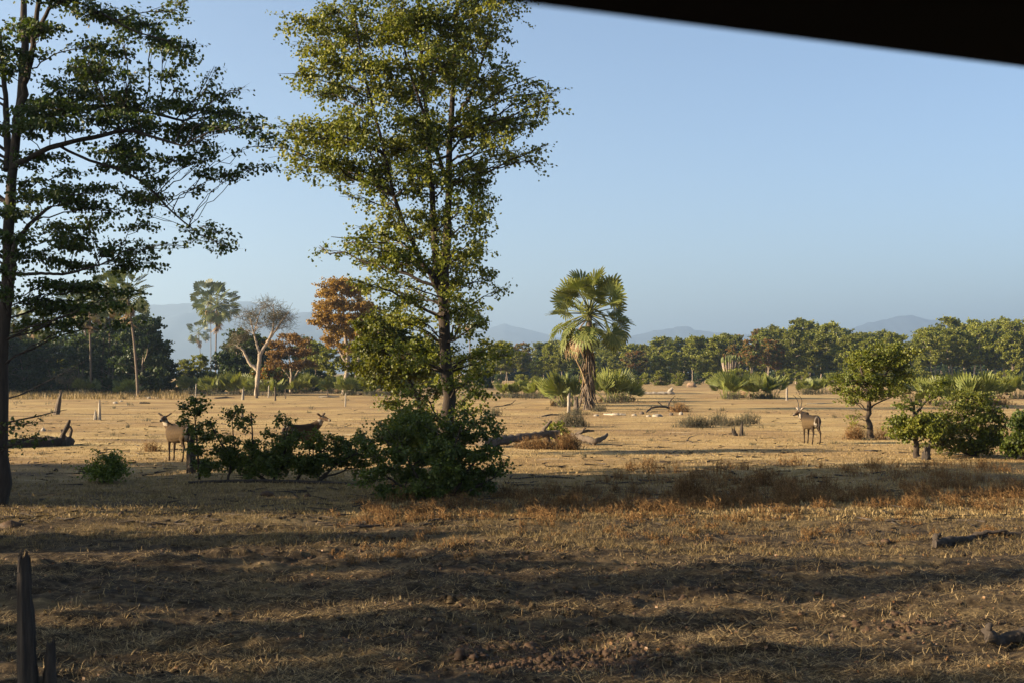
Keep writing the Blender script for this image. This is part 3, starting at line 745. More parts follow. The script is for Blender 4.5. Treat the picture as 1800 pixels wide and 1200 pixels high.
rp = np.random.default_rng(5)
# the lone palm in the middle of the plain
cp = on_ground(1034, 719); 
lone = palm('fan_palm', 'lone fan palm with shaggy dead-leaf skirt standing in the open plain', tuple(cp), 7.7, rp, n=40, n_low=6, n_dead=2, scale=1.84, r=.30, bend=(.1, 0), skirt=.62, stubs=120, dead_r=.5)
for az, el, sc_ in ((2.6, -.50, 1.5), (3.3, -.42, 1.6), (.15, -.40, 1.6), (-.35, -.45, 1.5), (3.9, -.5, 1.4), (5.2, -.6, 1.3)):
    put_frond('half' if rp.random() < .5 else 'low', rp, lone, (.1, 0, 6.9), az, el, sc_)
for k in range(14):
    put_frond('dead', rp, lone, (.28 * math.cos(k * 2.4), .28 * math.sin(k * 2.4), rp.uniform(2.2, 6.0)), k * 2.4, math.radians(rp.uniform(-90, -80)), rp.uniform(.6, 1.1))
g = Geo(); g.tube([(-.35, -.25, 2.9), (-.75, -.4, 3.6), (-1.05, -.45, 4.2)], [.09, .07, .06], 5, tint=.9); g.build('leaf_stalk', M['palm_tan'], lone)
g = Geo(); g.tube([(-.2, -.4, 2.1), (-.5, -.42, 3.0), (-.85, -.4, 3.9)], [.07, .06, .05], 5, tint=1); g.build('leaf_stalk', M['palm_tan'], lone)

def far_palm(px, base_py, top_py, label, seed, n=24, spread_px=50, dead=9, group=None, bend_px=0, r=.17, n_low=5):
    rng = np.random.default_rng(seed)
    b = on_ground(px, base_py); s = b[1] / F
    h = (base_py - top_py) * s
    return palm('fan_palm', label, tuple(b), h, rng, n=n, n_low=n_low, n_dead=dead, scale=spread_px * s / 2.0, r=r, bend=(bend_px * s, 0), group=group, far=True)
GP = 'fan palms of the left-hand grove'
far_palm(242, 697, 522, 'fan palm with slim dark bowed trunk, rightmost and tallest of the left grove', 21, spread_px=47, bend_px=-17, group=GP, dead=12, n=24)
far_palm(158, 690, 535, 'fan palm with pale leaning trunk crossing behind the branches at the left', 22, spread_px=42, bend_px=-14, group=GP, dead=10)
far_palm(160, 692, 545, 'fan palm with straight pale trunk and brown skirt beside the leaning pale one', 23, spread_px=38, bend_px=-3, group=GP, dead=12)
far_palm(192, 690, 515, 'fan palm with dim trunk in the shade left of the tallest grove palm', 24, spread_px=40, bend_px=2, group=GP, dead=8)
far_palm(178, 690, 530, 'fan palm with dark trunk leaning right in the deep shade of the grove', 25, spread_px=38, bend_px=11, group=GP, dead=6)
far_palm(70, 684, 572, 'fan palm with thin trunk and brown hanging leaves just right of the edge tree', 26, spread_px=34, group=GP, dead=12)
far_palm(22, 688, 575, 'fan palm mostly hidden behind the trunk at the left edge', 27, spread_px=34, group=GP, dead=10)
far_palm(225, 684, 560, 'short fan palm behind the bowed trunk, with hanging brown leaves', 28, spread_px=34, group=GP, dead=12)
GQ = 'cluster of three fan palms'
far_palm(371, 668, 530, 'fan palm with straight thin trunk, left stem of the close pair', 31, spread_px=38, group=GQ, dead=7, bend_px=-1)
far_palm(379, 672, 540, 'fan palm with thick ragged pale trunk, right stem of the close pair', 32, spread_px=40, group=GQ, dead=12, bend_px=2, r=.26)
far_palm(354, 664, 586, 'small fan palm with curved trunk left of the close pair', 33, spread_px=24, group=GQ, dead=4, bend_px=-5, n=16)
far_palm(826, 680, 562, 'slim fan palm far off, just right of the tall tree trunk', 34, spread_px=24, dead=6, n=16, r=.14)

def sucker_clump(loc, rng, n=16, scale=1.0, label='', group=None, spread=.5, n_dead=5):
    t = thing('palm_bush', label, 'palm bush', loc, 0, group)
    for i in range(n):
        a = rng.uniform(0, 6.283); q = spread * math.sqrt(rng.random())
        el = math.radians(rng.uniform(38, 88)); az = a + rng.normal() * .5
        put_frond('sucker', rng, t, (q * math.cos(a), q * math.sin(a), -.05), az, el, scale * rng.uniform(.7, 1.12))
    for i in range(n_dead):
        a = rng.uniform(0, 6.283)
        put_frond('dead', rng, t, (spread * .8 * math.cos(a), spread * .8 * math.sin(a), .5 * scale), a, math.radians(rng.uniform(-60, -15)), scale * rng.uniform(.4, .65))
    return t

protos = []
# (px, py of the foot, height px, width factor, label)
CL = [(893, 698, 30, 'low palm bush at the left end of the green row left of the lone palm'),
      (918, 698, 32, 'low palm bush second from the left in the row left of the lone palm'),
      (944, 699, 34, 'low palm bush third in the row left of the lone palm'),
      (965, 699, 40, 'taller palm bush at the right end of the row left of the lone palm'),
      (1000, 713, 62, 'bright palm bush growing out of a pale stump beside the lone palm'),
      (985, 708, 40, 'palm bush wedged behind the bright one beside the lone palm'),
      (1072, 706, 50, 'full palm bush touching the right side of the lone palm'),
      (1095, 705, 44, 'dark palm bush at the right end beside the lone palm'),
      (1085, 700, 44, 'palm bush behind the two right of the lone palm'),
      (1278, 700, 44, 'spiky palm bush with brown foot below the candelabra tree'),
      (1300, 698, 36, 'palm bush over a dark hollow below the candelabra tree'),
      (1335, 699, 44, 'palm bush near the middle of the clump left of the pale post'),
      (1358, 699, 42, 'palm bush right before the pale post'),
      (1418, 692, 24, 'low palm bush just right of the pale post'),
      (1440, 692, 24, 'low palm bush left of the small round-topped tree'),
      (1642, 712, 56, 'grey-green palm bush behind the leaning thin tree'),
      (1600, 706, 46, 'palm bush just right of the small round-topped tree'),
      (1690, 716, 56, 'long-leaved palm bush rising behind the sunlit shrub'),
      (1722, 714, 52, 'palm bush to the right behind the sunlit shrub'),
      (1668, 704, 40, 'far palm bush between the leaning tree and the sunlit shrub'),
      (1750, 700, 36, 'pale palm bush over a brown bank at the right'),
      (1790, 700, 40, 'palm bush at the right edge above the plain'),
      (150, 692, 26, 'yellow-green palm bush at the feet of the grove trunks'),
      (225, 695, 30, 'palm bush beside the bowed grove palm'),
      (340, 692, 32, 'palm bush in front of the cluster of three palms, left side'),
      (375, 693, 30, 'palm bush in front of the cluster of three palms, centre'),
      (410, 693, 34, 'palm bush in front of the cluster of three palms, right side'),
      (446, 694, 34, 'palm bush under the pale bare tree'),
      (485, 695, 30, 'palm bush on a trunk right of the pale bare tree'),
      (540, 688, 30, 'palm bush below the small rusty tree'),
      (520, 690, 22, 'low palm bush left of the one below the small rusty tree'),
      (615, 694, 36, 'palm bush at the foot of the big rusty tree'),
      (650, 694, 34, 'palm bush right of the big rusty tree'),
      (590, 690, 28, 'palm bush left of the big rusty tree foot'),
      (690, 694, 34, 'palm bush seen under the crooked low tree')]
for k, (px, py, hp, lab) in enumerate(CL):
    rng = np.random.default_rng(200 + k)
    b = on_ground(px, py); h = hp * b[1] / F
    if k < 4:
        sucker = sucker_clump(tuple(b), rng, 17, h / 1.75, lab, 'palm bushes on the plain', spread=.45 * h / 1.75)
        sucker['h0'] = h; protos.append(sucker)
    else:
        s = protos[k % 4]
        f = h / s['h0']
        dup(s, tuple(b), rng.uniform(0, 6.28), (f * 1.1, f * 1.1, f * 1.12), lab)
for s in protos: del s['h0']

# ------------------------------------------------------------------ woodland trees: a few kinds, each copied
def kind_tree(name, seed, h, crown_lo, rad, n_pads, n_leaves, leaf, leafm, barkm, stems=1, flat=.6, r=.22, twig=.6, lean=0.0, density_r=(1.1, 2.0), mesh_only=False):
    rng = np.random.default_rng(seed)
    st = []
    for k in range(stems):
        a = rng.uniform(0, 6.28); q = rad * .35 * (stems > 1)
        top = np.array([q * math.cos(a), q * math.sin(a), h * rng.uniform(.8, .92)])
        n = 6
        pts = np.array([np.r_[top * np.array([u ** 1.4, u ** 1.4, u]) + (rng.normal(size=3) * .12 * np.array([1, 1, 0]) if 0 < i else 0), r * (1 - .85 * u) / (1 + .25 * k)]
                        for i, u in enumerate(np.linspace(0, 1, n))])
        pts[0, 2] = -.1
        st.append(pts)
    pads = []
    for k in range(n_pads):
        u = (k + rng.random()) / n_pads
        z = h * (crown_lo + (.97 - crown_lo) * u)
        prof = math.sin(math.pi * min(1, max(.08, .18 + .74 * u))) ** .7
        a = k * 2.4 + rng.normal() * .4
        q = rad * prof * math.sqrt(rng.uniform(.05, 1)) * .85
        rr = rng.uniform(*density_r)
        pads.append((np.array([q * math.cos(a), q * math.sin(a), z - rr * flat * .5]), (rr, rr, rr * flat * rng.uniform(.7, 1.1)), 1.0))
    trunk, limbs, crown = grow(rng, st, pads, n_leaves, leaf, twig_len=twig, want_limbs=False, per_twig=10, sides=6, twig_r=.012, leaf_w=.6)
    t = thing(name, 'x', 'tree')
    trunk.build('trunk', M[barkm], t, smooth=True)
    if crown.n: crown.build('crown', M[leafm], t, kind='stuff')
    t['h'] = h; t['used'] = 0
    return t

KT = {}
for k in range(5):
    KT['green%d' % k] = kind_tree('woodland_tree', 300 + k, 17, .26 + .08 * (k % 3), 4.8, 30, 6600, .36, 'wood_green', 'bark_pale' if k % 2 else 'bark_mid', 1 + k % 2, twig=1.15, flat=.42, density_r=(.8, 2.2))
KT['rust0'] = kind_tree('woodland_tree', 310, 17, .42, 4.4, 22, 4600, .40, 'rustmix', 'bark_mid', 2, twig=1.1, flat=.42, density_r=(.8, 2.1))
KT['rust1'] = kind_tree('woodland_tree', 311, 17, .36, 4.6, 24, 4800, .40, 'rustmix', 'bark_mid', 2, twig=1.1, flat=.42, density_r=(.8, 2.1))
KT['dark0'] = kind_tree('evergreen_tree', 320, 12, .04, 5.0, 34, 7500, .33, 'evergreen', 'bark_mid', 2, twig=.8)
KT['dark1'] = kind_tree('evergreen_tree', 321, 12, .06, 4.8, 34, 7500, .33, 'evergreen', 'bark_mid', 2, twig=.8)
KT['under0'] = kind_tree('undergrowth_bush', 330, 5, .05, 2.6, 14, 2400, .26, 'wood_green', 'bark_mid', 3, r=.1, density_r=(.7, 1.2))
KT['under1'] = kind_tree('undergrowth_bush', 331, 5, .05, 2.6, 14, 2400, .26, 'evergreen', 'bark_mid', 3, r=.1, density_r=(.7, 1.2))
KT['flat0'] = kind_tree('acacia_tree', 335, 16, .45, 5.5, 18, 4200, .36, 'evergreen', 'bark_mid', 2, flat=.28, twig=.8, density_r=(1.4, 2.4))
for t in KT.values():
    if t.name.startswith('undergrowth'): t['category'] = 'bush'
def place(kind, px, py, top_py, label, group, rng, wide=1.0, dx=0):
    t = KT[kind]; b = on_ground(px, py)
    h = (py - top_py) * b[1] / F
    f = h / t['h']; rz = rng.uniform(0, 6.28)
    sc = (f * wide, f * wide, f)
    if not t['used']:
        t['used'] = 1; t.location = tuple(b); t.rotation_euler = (0, 0, rz); t.scale = sc
        t['label'] = label; t['group'] = group
        return t
    return dup(t, tuple(b), rz, sc, label, group)

rw = np.random.default_rng(9)
WF = 'trees of the far wood right of the tall tree'
def skyline(px):
    xs = [860, 900, 940, 985, 1040, 1100, 1160, 1220, 1280, 1320, 1350, 1385, 1420, 1450, 1480, 1520, 1560, 1600, 1640, 1670, 1700, 1740, 1780, 1830, 1900]
    ys = [602, 596, 590, 594, 600, 592, 592, 588, 585, 570, 574, 570, 553, 562, 572, 580, 582, 590, 572, 553, 562, 566, 556, 556, 556]
    return float(np.interp(px, xs, ys))
def zone(px):
    return ('left of lone palm' if px < 1030 else 'right of lone palm' if px < 1240 else
            'behind candelabra tree' if px < 1340 else 'behind pale post' if px < 1480 else 'behind round-topped tree' if px < 1600 else 'behind sunlit shrub')
tone = {'green0': 'olive green tree', 'green1': 'mid green tree', 'green2': 'narrow green tree', 'green3': 'lumpy green tree', 'green4': 'bushy olive tree',
        'rust0': 'rusty topped tree', 'rust1': 'rust and green tree', 'dark0': 'dark evergreen', 'dark1': 'dull dark evergreen', 'flat0': 'flat topped dark acacia'}
NUM = ['', '', 'two', 'three', 'four', 'five', 'six', 'seven', 'eight', 'nine', 'ten']
ORD = ['', 'second', 'third', 'fourth', 'fifth', 'sixth', 'seventh', 'eighth', 'ninth', 'tenth', 'eleventh', 'twelfth', 'thirteenth', 'fourteenth', 'fifteenth', 'sixteenth', 'seventeenth', 'eighteenth', 'nineteenth', 'twentieth']
placed = {}
def place_many(kind, px, py, top, what, where, group, rng, wide):
    o = place(kind, px, py, top, what, group, rng, wide)
    placed.setdefault((what, where), []).append((px, o))
for row, (py, dy, step) in enumerate(((673.5, 6, 27), (670.5, 1, 27), (668.0, 0, 32))):
    px = 858.0 + 11 * row
    while px < 1860:
        x = px + rw.uniform(-9, 9)
        rusty = (1290 < x < 1375) or (1740 < x < 1800 and row == 0) or (900 < x < 935) or (1100 < x < 1130 and row == 0)
        kd = ('rust%d' % rw.integers(2)) if (rusty and rw.random() < .75) else 'green%d' % rw.integers(5)
        if 930 < x < 1000 and row == 1: kd = 'flat0'
        top = skyline(x) + dy + rw.uniform(-5, 15) + (20 if row == 0 else 0) * rw.random()
        place_many(kd, x, py + rw.uniform(-.6, .6), top, tone[kd], '%s row of far wood %s' % (('front', 'middle', 'back')[row], zone(x)), WF, rw, wide=rw.uniform(.95, 1.2))
        px += step
for x in np.arange(856, 1850, 17):
    place_many('under1', x + rw.uniform(-5, 5), 668.2 + rw.uniform(-.4, .4), 632 + rw.uniform(-8, 8), 'dark bush', 'deep inside far wood %s' % zone(x), 'dark bushes inside the far wood', rw, wide=1.3)
for x in np.arange(862, 1850, 21):
    x += rw.uniform(-10, 10)
    place_many('under%d' % (rw.random() < .35), x, 675 + rw.uniform(-1, 3), 655 + rw.uniform(-10, 8), 'low bush', 'at the foot of far wood %s' % zone(x), 'low bushes along the far wood', rw, wide=1.15)

# left and middle tree line
LG = 'trees of the left and middle tree line'
PL = [('dark0', 246, 692, 552, .8, 'dark rounded evergreen at the right end of the left grove'),
      ('dark1', 230, 688, 560, 1.0, 'dark evergreen behind the bowed grove palm'),
      ('dark1', 282, 690, 606, .8, 'low dark evergreen sloping down to the gap before the mountain'),
      ('dark0', 195, 690, 585, .9, 'dark tree in the shade of the grove palms'),
      ('dark1', 140, 690, 600, 1.0, 'dark tree right of the edge tree trunk, under the branches'),
      ('dark0', 92, 690, 610, .9, 'dark low tree just right of the edge tree trunk'),
      ('green4', 110, 688, 620, 1.2, 'yellow-green low tree under the hanging branches at the left'),
      ('dark1', 45, 690, 605, 1.0, 'dark tree behind the edge tree trunk'),
      ('dark0', 5, 690, 600, 1.0, 'dark tree cut by the left edge behind the trunk'),
      ('dark0', -40, 690, 590, 1.0, 'dark tree outside the left edge of the view'),
      ('green1', 325, 684, 630, 1.0, 'pale green low tree in the gap before the mountain'),
      ('green3', 350, 684, 622, 1.0, 'soft green tree left of the three-palm cluster'),
      ('dark1', 425, 686, 575, .9, 'dark tree between the palms and the bare tree'),
      ('dark0', 440, 686, 585, .8, 'dark tree behind the bare tree trunk'),
      ('dark1', 402, 684, 600, .8, 'dark tree right behind the three-palm cluster'),
      ('green2', 555, 682, 600, .9, 'green tree between the two rusty trees'),
      ('green0', 580, 684, 610, 1.0, 'green tree at the left foot of the big rusty tree'),
      ('dark1', 540, 680, 592, .8, 'dark tree behind the small rusty tree'),
      ('green4', 500, 684, 640, 1.2, 'low green tree below the small rusty tree'),
      ('rust1', 655, 684, 530, .9, 'mixed rust tree behind the big rusty tree, right side'),
      ('green1', 640, 686, 590, 1.0, 'dull green tree right of the big rusty tree'),
      ('rust0', 690, 682, 575, 1.0, 'rust and green tree seen through the crooked low tree'),
      ('green2', 720, 680, 590, 1.0, 'green tree seen left of the tall forked trunk'),
      ('green0', 760, 678, 605, 1.0, 'green tree behind the tall forked trunk'),
      ('green4', 800, 677, 625, 1.1, 'low green tree right of the tall forked trunk'),
      ('green3', 840, 675, 610, 1.0, 'green tree beyond the gap right of the tall forked trunk'),
      ('dark0', -85, 692, 535, 1.1, 'dark tree of the grove outside the left edge, nearest one'),
      ('dark1', -135, 690, 530, 1.1, 'dark tree of the grove outside the left edge, second one'),
      ('dark0', -190, 692, 525, 1.1, 'dark tree of the grove outside the left edge, third one'),
      ('dark1', -245, 688, 520, 1.1, 'dark tree of the grove outside the left edge, fourth one'),
      ('dark0', -300, 693, 515, 1.2, 'dark tree of the grove outside the left edge, fifth one'),
      ('dark1', -110, 696, 545, 1.0, 'dark tree of the grove outside the left edge, before the others'),
      ('dark0', -215, 697, 540, 1.0, 'dark tree of the grove outside the left edge, far left front'),
      ('dark1', 165, 682, 572, 1.1, 'dark tree deep in the grove, between the dim grove palms'),
      ('dark0', 215, 680, 568, 1.0, 'dark tree deep in the grove, left of the bowed palm'),
      ('dark1', 20, 680, 580, 1.1, 'dark tree deep in the shade behind the edge tree'),
      ('dark0', 70, 680, 590, 1.1, 'dark tree deep in the grove beyond the thorny brown bush'),
      ('dark0', 475, 680, 605, 1.0, 'dark tree far behind the right arm of the bare tree'),
      ('green1', 455, 678, 590, 1.1, 'dull green tree far behind the bare tree'),
      ('green2', 705, 676, 600, 1.1, 'green tree far behind the crooked low tree'),
      ('green0', 535, 676, 605, 1.2, 'green tree far behind the small rusty tree'),
      ('green4', 880, 674, 600, 1.1, 'green tree just left of the far wood, beyond the gap'),
      ('rust1', 610, 680, 600, 1.0, 'low rust tree behind the big rusty tree trunk')]
for kd, px, py, top, wide, lab in PL:
    place(kd, px, py, top - (14 if kd.startswith('dark') and px < 225 else 2), lab, LG, rw, wide * 1.15)
for k, x in enumerate(np.arange(-20, 850, 24)):
    x += rw.uniform(-10, 10)
    nm = ('below the grove palms' if x < 300 else 'below three-palm cluster and bare tree' if x < 500 else 'below the rusty trees' if x < 680 else 'behind the tall forked tree')
    place_many('under%d' % (rw.random() < .65), x, 689 - (x > 500) * 2 - (x > 700) * 4 + rw.uniform(-3, 1), 654 + rw.uniform(-16, 10), 'low bush', 'in the tree line %s' % nm, 'low bushes along the left tree line', rw, wide=1.2)
def plural(w): return w + ('es' if w.endswith('sh') else 's')
for (what, where), lst in placed.items():
    lst.sort(key=lambda q: q[0]); n = len(lst)
    for k, (px, o) in enumerate(lst):
        if n == 1: o['label'] = '%s, %s' % (what, where)
        else:
            pre = ('left' if k == 0 else 'right') if n == 2 else ('leftmost' if k == 0 else 'rightmost' if k == n - 1 else ORD[k] + ' from left')
            o['label'] = '%s of %s, %s' % (pre + ('' if n > 2 else ' one'), plural(what), where)
for key, t in KT.items():
    if not t['used']: raise RuntimeError('unused kind ' + key)
    del t['used'], t['h']

# rusty trees and the bare pale tree are single characters
plant_from_photo('rusty_tree', 'big tree of rust-orange leaves, tallest behind the plain left of the tall tree', 'tree', (605, 693),
                 [[(604, 693, .42), (610, 655, .32), (612, 625, .3), (605, 580, .22), (602, 530, .12), (600, 500, .05)], [(618, 693, .25), (628, 650, .2), (632, 610, .16), (625, 560, .1), (622, 520, .05)], [(609, 640, .2), (590, 600, .13), (575, 570, .07)]],
                 [(598, 500, 38, 12), (575, 515, 24, 11), (625, 512, 31, 12), (565, 538, 17, 10), (595, 535, 36, 14), (632, 538, 29, 15), (575, 555, 31, 11), (612, 560, 36, 12), (645, 560, 22, 12), (562, 568, 17, 9), (590, 580, 34, 12), (625, 588, 29, 12), (578, 600, 24, 10, .7), (610, 612, 24, 10, .6)],
                 27000, .17, 'rust', 'bark_mid', 40, depth_r=3.2, twig_len=.7, limb_k=1.2)
plant_from_photo('rusty_tree', 'small wide rusty-brown tree right of the pale bare tree', 'tree', (512, 690),
                 [[(512, 690, .25), (512, 655, .18), (508, 625, .1), (505, 600, .05)], [(513, 670, .15), (535, 635, .1), (545, 610, .05)], [(511, 665, .15), (488, 635, .1)]],
                 [(510, 592, 22, 7), (490, 605, 20, 8), (528, 600, 20, 8), (480, 622, 18, 8), (508, 618, 28, 9), (540, 618, 16, 8), (488, 640, 20, 8), (520, 640, 26, 9), (545, 638, 12, 7)],
                 12000, .17, 'rust_dull', 'bark_mid', 41, depth_r=2.5, twig_len=.6)
plant_from_photo('bare_tree', 'pale-limbed almost bare tree with thin grey twigs, left of the small rusty tree', 'tree', (451, 695),
                 [[(451, 695, .42), (453, 665, .34), (454, 640, .30), (458, 618, .27), (470, 602, .23), (478, 590, .2), (483, 560, .11), (480, 535, .06)], [(453, 650, .24), (440, 640, .2), (425, 612, .15), (415, 610, .08)],
                  [(457, 622, .2), (450, 600, .15), (446, 585, .11), (440, 560, .07)], [(476, 594, .14), (495, 565, .1), (508, 548, .05)], [(452, 690, .12), (468, 672, .1), (480, 667, .06)], [(446, 590, .1), (452, 565, .08), (460, 540, .04)]],
                 [(470, 536, 24, 7), (448, 553, 24, 8), (490, 550, 22, 8), (508, 560, 14, 7), (480, 560, 28, 8), (432, 560, 14, 7), (460, 570, 24, 7), (500, 575, 18, 6), (420, 595, 18, 8), (408, 605, 12, 7), (430, 580, 12, 6)],
                 2600, .9, 'grey_twig_leaf', 'bark_pale', 42, depth_r=2.6, twig_len=.9, per_twig=4, twig_r=.010, limb_k=1.2, leaf_w=.018, droop=-.1)
plant_from_photo('creeper_bush', 'orange and green creeper clump round the bare tree trunk', 'bush', (462, 694),
                 [[(462, 694, .1), (462, 665, .07), (470, 655, .03)]], [(450, 652, 10, 5), (465, 650, 14, 6), (482, 654, 14, 6), (495, 660, 10, 4), (470, 662, 14, 5)], 2200, .2, 'rustmix', 'bark_mid', 43, depth_r=1.0)
plant_from_photo('thorn_bush', 'leafless brown twiggy bush below the left branches', 'bush', (120, 692),
                 [[(120, 692, .08), (122, 668, .05), (125, 650, .02)], [(120, 692, .06), (108, 665, .03)], [(121, 692, .06), (140, 662, .03)]],
                 [(118, 652, 14, 8), (135, 660, 14, 8), (103, 665, 12, 8), (122, 670, 18, 8), (145, 672, 10, 6)], 500, .15, 'grey_twig_leaf', 'dead_wood', 44, depth_r=1.2, per_twig=1.2, twig_r=.03, twig_len=.9)

# candelabra tree
def candelabra():
    rng = np.random.default_rng(50)
    b = on_ground(1284, 676); s = b[1] / F
    t = thing('candelabra_tree', 'pale branching candelabra tree with green tips among the palm bushes', 'tree', tuple(b))
    g = Geo(); g.tube([(0, 0, -.1), (.1, 0, 14 * s)], [.5, .42], 7, rough=.2, rng=rng); g.build('trunk', M['bark_pale'], t, smooth=True)
    for k in range(30):
        a = k * 2.4; q = rng.uniform(.3, 1)
        x = q * 17 * s * math.cos(a); y = q * 14 * s * math.sin(a); zt = (50 - 8 * q) * s * rng.uniform(.88, 1.05)
        c = np.array([(0, 0, 10 * s), (x * .6, y * .6, 20 * s), (x * .95, y * .95, 32 * s), (x, y, zt)])
        l = Geo(); cc = resample(c, 8); l.tube(cc, np.linspace(.17, .12, 8), 5, tint=.3 + .5 * rng.random()); l.build('limb', M['bark_mid'], t, smooth=True)
        tp = Geo(); tp.tube(np.array([cc[-1] - (0, 0, .3), cc[-1] + (0, 0, .5), cc[-1] + (0, 0, 1.0)]), [.16, .24, .08], 5, tint=.5); tp.build('green_tip', M['palm'], t)
    l = Geo(); l.tube(resample(np.array([(.2, 0, 10 * s), (22 * s, 0, 18 * s), (30 * s, 0, 30 * s)]), 8), .18, 5, tint=.6); l.build('limb', M['bark_pale'], t, smooth=True)
candelabra()
# ------------------------------------------------------------------ antelopes
def fur_mat():
    m, nt, out = new_mat('antelope_fur')
    a = nt.nodes.new('ShaderNodeAttribute'); a.attribute_name = 'fur'
    tc = nt.nodes.new('ShaderNodeTexCoord')
    n = noise(nt, 28, 4, mapping(nt, tc.outputs['Object'], (1, 1, .35)))
    r = ramp(nt, [(.3, (.72, .72, .72)), (.7, (1.25, 1.25, 1.25))], n.outputs['Fac'])
    c = mixc(nt, 1.0, a.outputs['Color'], r.outputs[0], 'MULTIPLY')
    p = nt.nodes.new('ShaderNodeBsdfPrincipled'); p.inputs['Roughness'].default_value = .9; p.inputs['Specular IOR Level'].default_value = .15
    nt.links.new(c, p.inputs['Base Color'])
    nt.links.new(p.outputs[0], out.inputs[0])
    return m
M['fur'] = fur_mat()
M['horn'] = plain_mat('ridged_horn', (.05, .04, .03), rough=.5, noise_amt=.4, scale=30)
M['eye'] = plain_mat('dark_eye', (.008, .006, .005), rough=.15, spec=.6)
M['fur_dark'] = plain_mat('dark_tail_hair', (.04, .026, .018), noise_amt=.3)

def antelope(label, loc, rz, seed, male, head_yaw, head_pitch=-.25, step=.0, scale=1.0, head_roll=0.0, tail_on=True):
    rng = np.random.default_rng(seed)
    t = thing('antelope', label, 'antelope', loc, rz, 'grazing antelopes on the plain')
    t.scale = (scale,) * 3
    g = Geo()
    def loft(rings, n=14):
        """rings of (centre, radius y, radius z, axis x-z tangent auto)"""
        c = np.array([r[0] for r in rings], float)
        tg = nrm(np.gradient(c, axis=0))
        lat = nrm(np.cross(np.array([0, 0, 1.0]) if abs(nrm(tg.mean(0))[2]) < .8 else np.array([1.0, 0, 0]), tg))
        upv = np.cross(tg, lat)
        a = np.arange(n) * 2 * np.pi / n
        ry = np.array([r[1] for r in rings])[:, None, None]; rz_ = np.array([r[2] for r in rings])[:, None, None]
        ring = c[:, None] + np.cos(a)[None, :, None] * lat[:, None] * ry + np.sin(a)[None, :, None] * upv[:, None] * rz_
        m = len(c)
        i = np.arange(m - 1)[:, None] * n; j = np.arange(n)[None]; k = (j + 1) % n
        v = np.concatenate([ring.reshape(-1, 3), c[:1], c[-1:]])
        g.add(v, np.stack([i + j, i + k, i + n + k, i + n + j], -1).reshape(-1, 4))
        off = g.n - len(v)
        jj = np.arange(n)
        g.t.append(np.stack([jj, np.full(n, m * n), np.roll(jj, -1)], -1) + off)
        g.t.append(np.stack([jj + (m - 1) * n, np.roll(jj, -1) + (m - 1) * n, np.full(n, m * n + 1)], -1) + off)
    # trunk
    loft([((-.74, 0, 1.02), .05, .07), ((-.70, 0, 1.01), .13, .17), ((-.58, 0, .99), .21, .26), ((-.38, 0, .955), .24, .285), ((-.15, 0, .925), .255, .305), ((.1, 0, .915), .255, .32),
          ((.30, 0, .945), .225, .32), ((.45, 0, .99), .165, .265), ((.56, 0, 1.02), .11, .18), ((.61, 0, 1.03), .05, .08)])
    legs = [(-1, -step * .6), (1, step * .6)]
    for sd, st in legs:      # hind legs: high knee forward, hock back
        y = .115 * sd
        loft([((-.54, y * .9, 1.06), .10, .16), ((-.50, y, .88), .105, .175), ((-.46 + st * .2, y * 1.05, .74), .075, .115), ((-.52 + st * .5, y, .60), .052, .068), ((-.62 + st * .8, y, .48), .040, .052), ((-.60 + st * .85, y, .42), .031, .036),
              ((-.575 + st, y, .25), .027, .029), ((-.56 + st, y, .13), .033, .036), ((-.53 + st, y, .07), .029, .032), ((-.505 + st, y, .0), .038, .045)], 10)
    for sd, st in ((-1, step * .3), (1, -step * .3)):
        y = .11 * sd
        loft([((.36, y * .9, 1.02), .07, .15), ((.36, y, .84), .08, .125), ((.33, y, .68), .056, .075), ((.335 + st * .4, y, .52), .041, .046), ((.345 + st * .5, y, .42), .042, .045), ((.34 + st * .6, y, .36), .030, .032),
              ((.345 + st * .8, y, .20), .026, .027), ((.345 + st, y, .11), .031, .034), ((.365 + st, y, .06), .029, .032), ((.385 + st, y, .0), .036, .043)], 10)
    # head frame
    nb = np.array([.42, 0, 1.07])
    side = math.sin(head_yaw); fw = math.cos(head_yaw)
    hp = np.array([.66 + .10 * fw, .16 * side, 1.34 if male else 1.44])
    cy, sy, cp_, sp = math.cos(head_yaw), math.sin(head_yaw), math.cos(head_pitch), math.sin(head_pitch)
    Rm = np.array([[cy, -sy, 0], [sy, cy, 0], [0, 0, 1]]) @ np.array([[cp_, 0, -sp], [0, 1, 0], [sp, 0, cp_]])
    H = lambda p: Rm @ np.array(p, float) + hp
    nw = 1.3 if male else .95
    mid = (nb + hp) / 2 + np.array([.05, .02 * side, .0])
    loft([(nb + (-.10, 0, -.08), .15, .25), (nb + (.05, 0, .06), .135 * nw, .20 * nw), (mid, .105 * nw, .145 * nw), (mid * .45 + hp * .55, .092 * nw, .122 * nw), (hp + (-.01, 0, -.02), .083, .10), (hp, .05, .06)])
    loft([(H((-.10, 0, -.01)), .04, .05), (H((-.06, 0, 0)), .075, .088), (H((.03, 0, .0)), .086, .102), (H((.12, 0, -.005)), .075, .092), (H((.20, 0, -.012)), .058, .074), (H((.28, 0, -.02)), .046, .058), (H((.335, 0, -.025)), .046, .052), (H((.37, 0, -.03)), .03, .036)], 12)
    for sd in (-1, 1):       # ears
        e0 = H((-.03, .06 * sd, .06)); e1 = H((-.07, .16 * sd, .12)); e2 = H((-.08, .225 * sd, .155)); e3 = H((-.08, .245 * sd, .165))
        loft([(e0, .035, .035), (e1, .068, .034), (e2, .064, .030), (e3, .022, .018)], 8)
    raw = g.mesh('body_raw', M['fur'])
    tmp = bpy.data.objects.new('tmp_body', raw); COL.objects.link(tmp)
    md = tmp.modifiers.new('r', 'REMESH'); md.mode = 'VOXEL'; md.voxel_size = .017
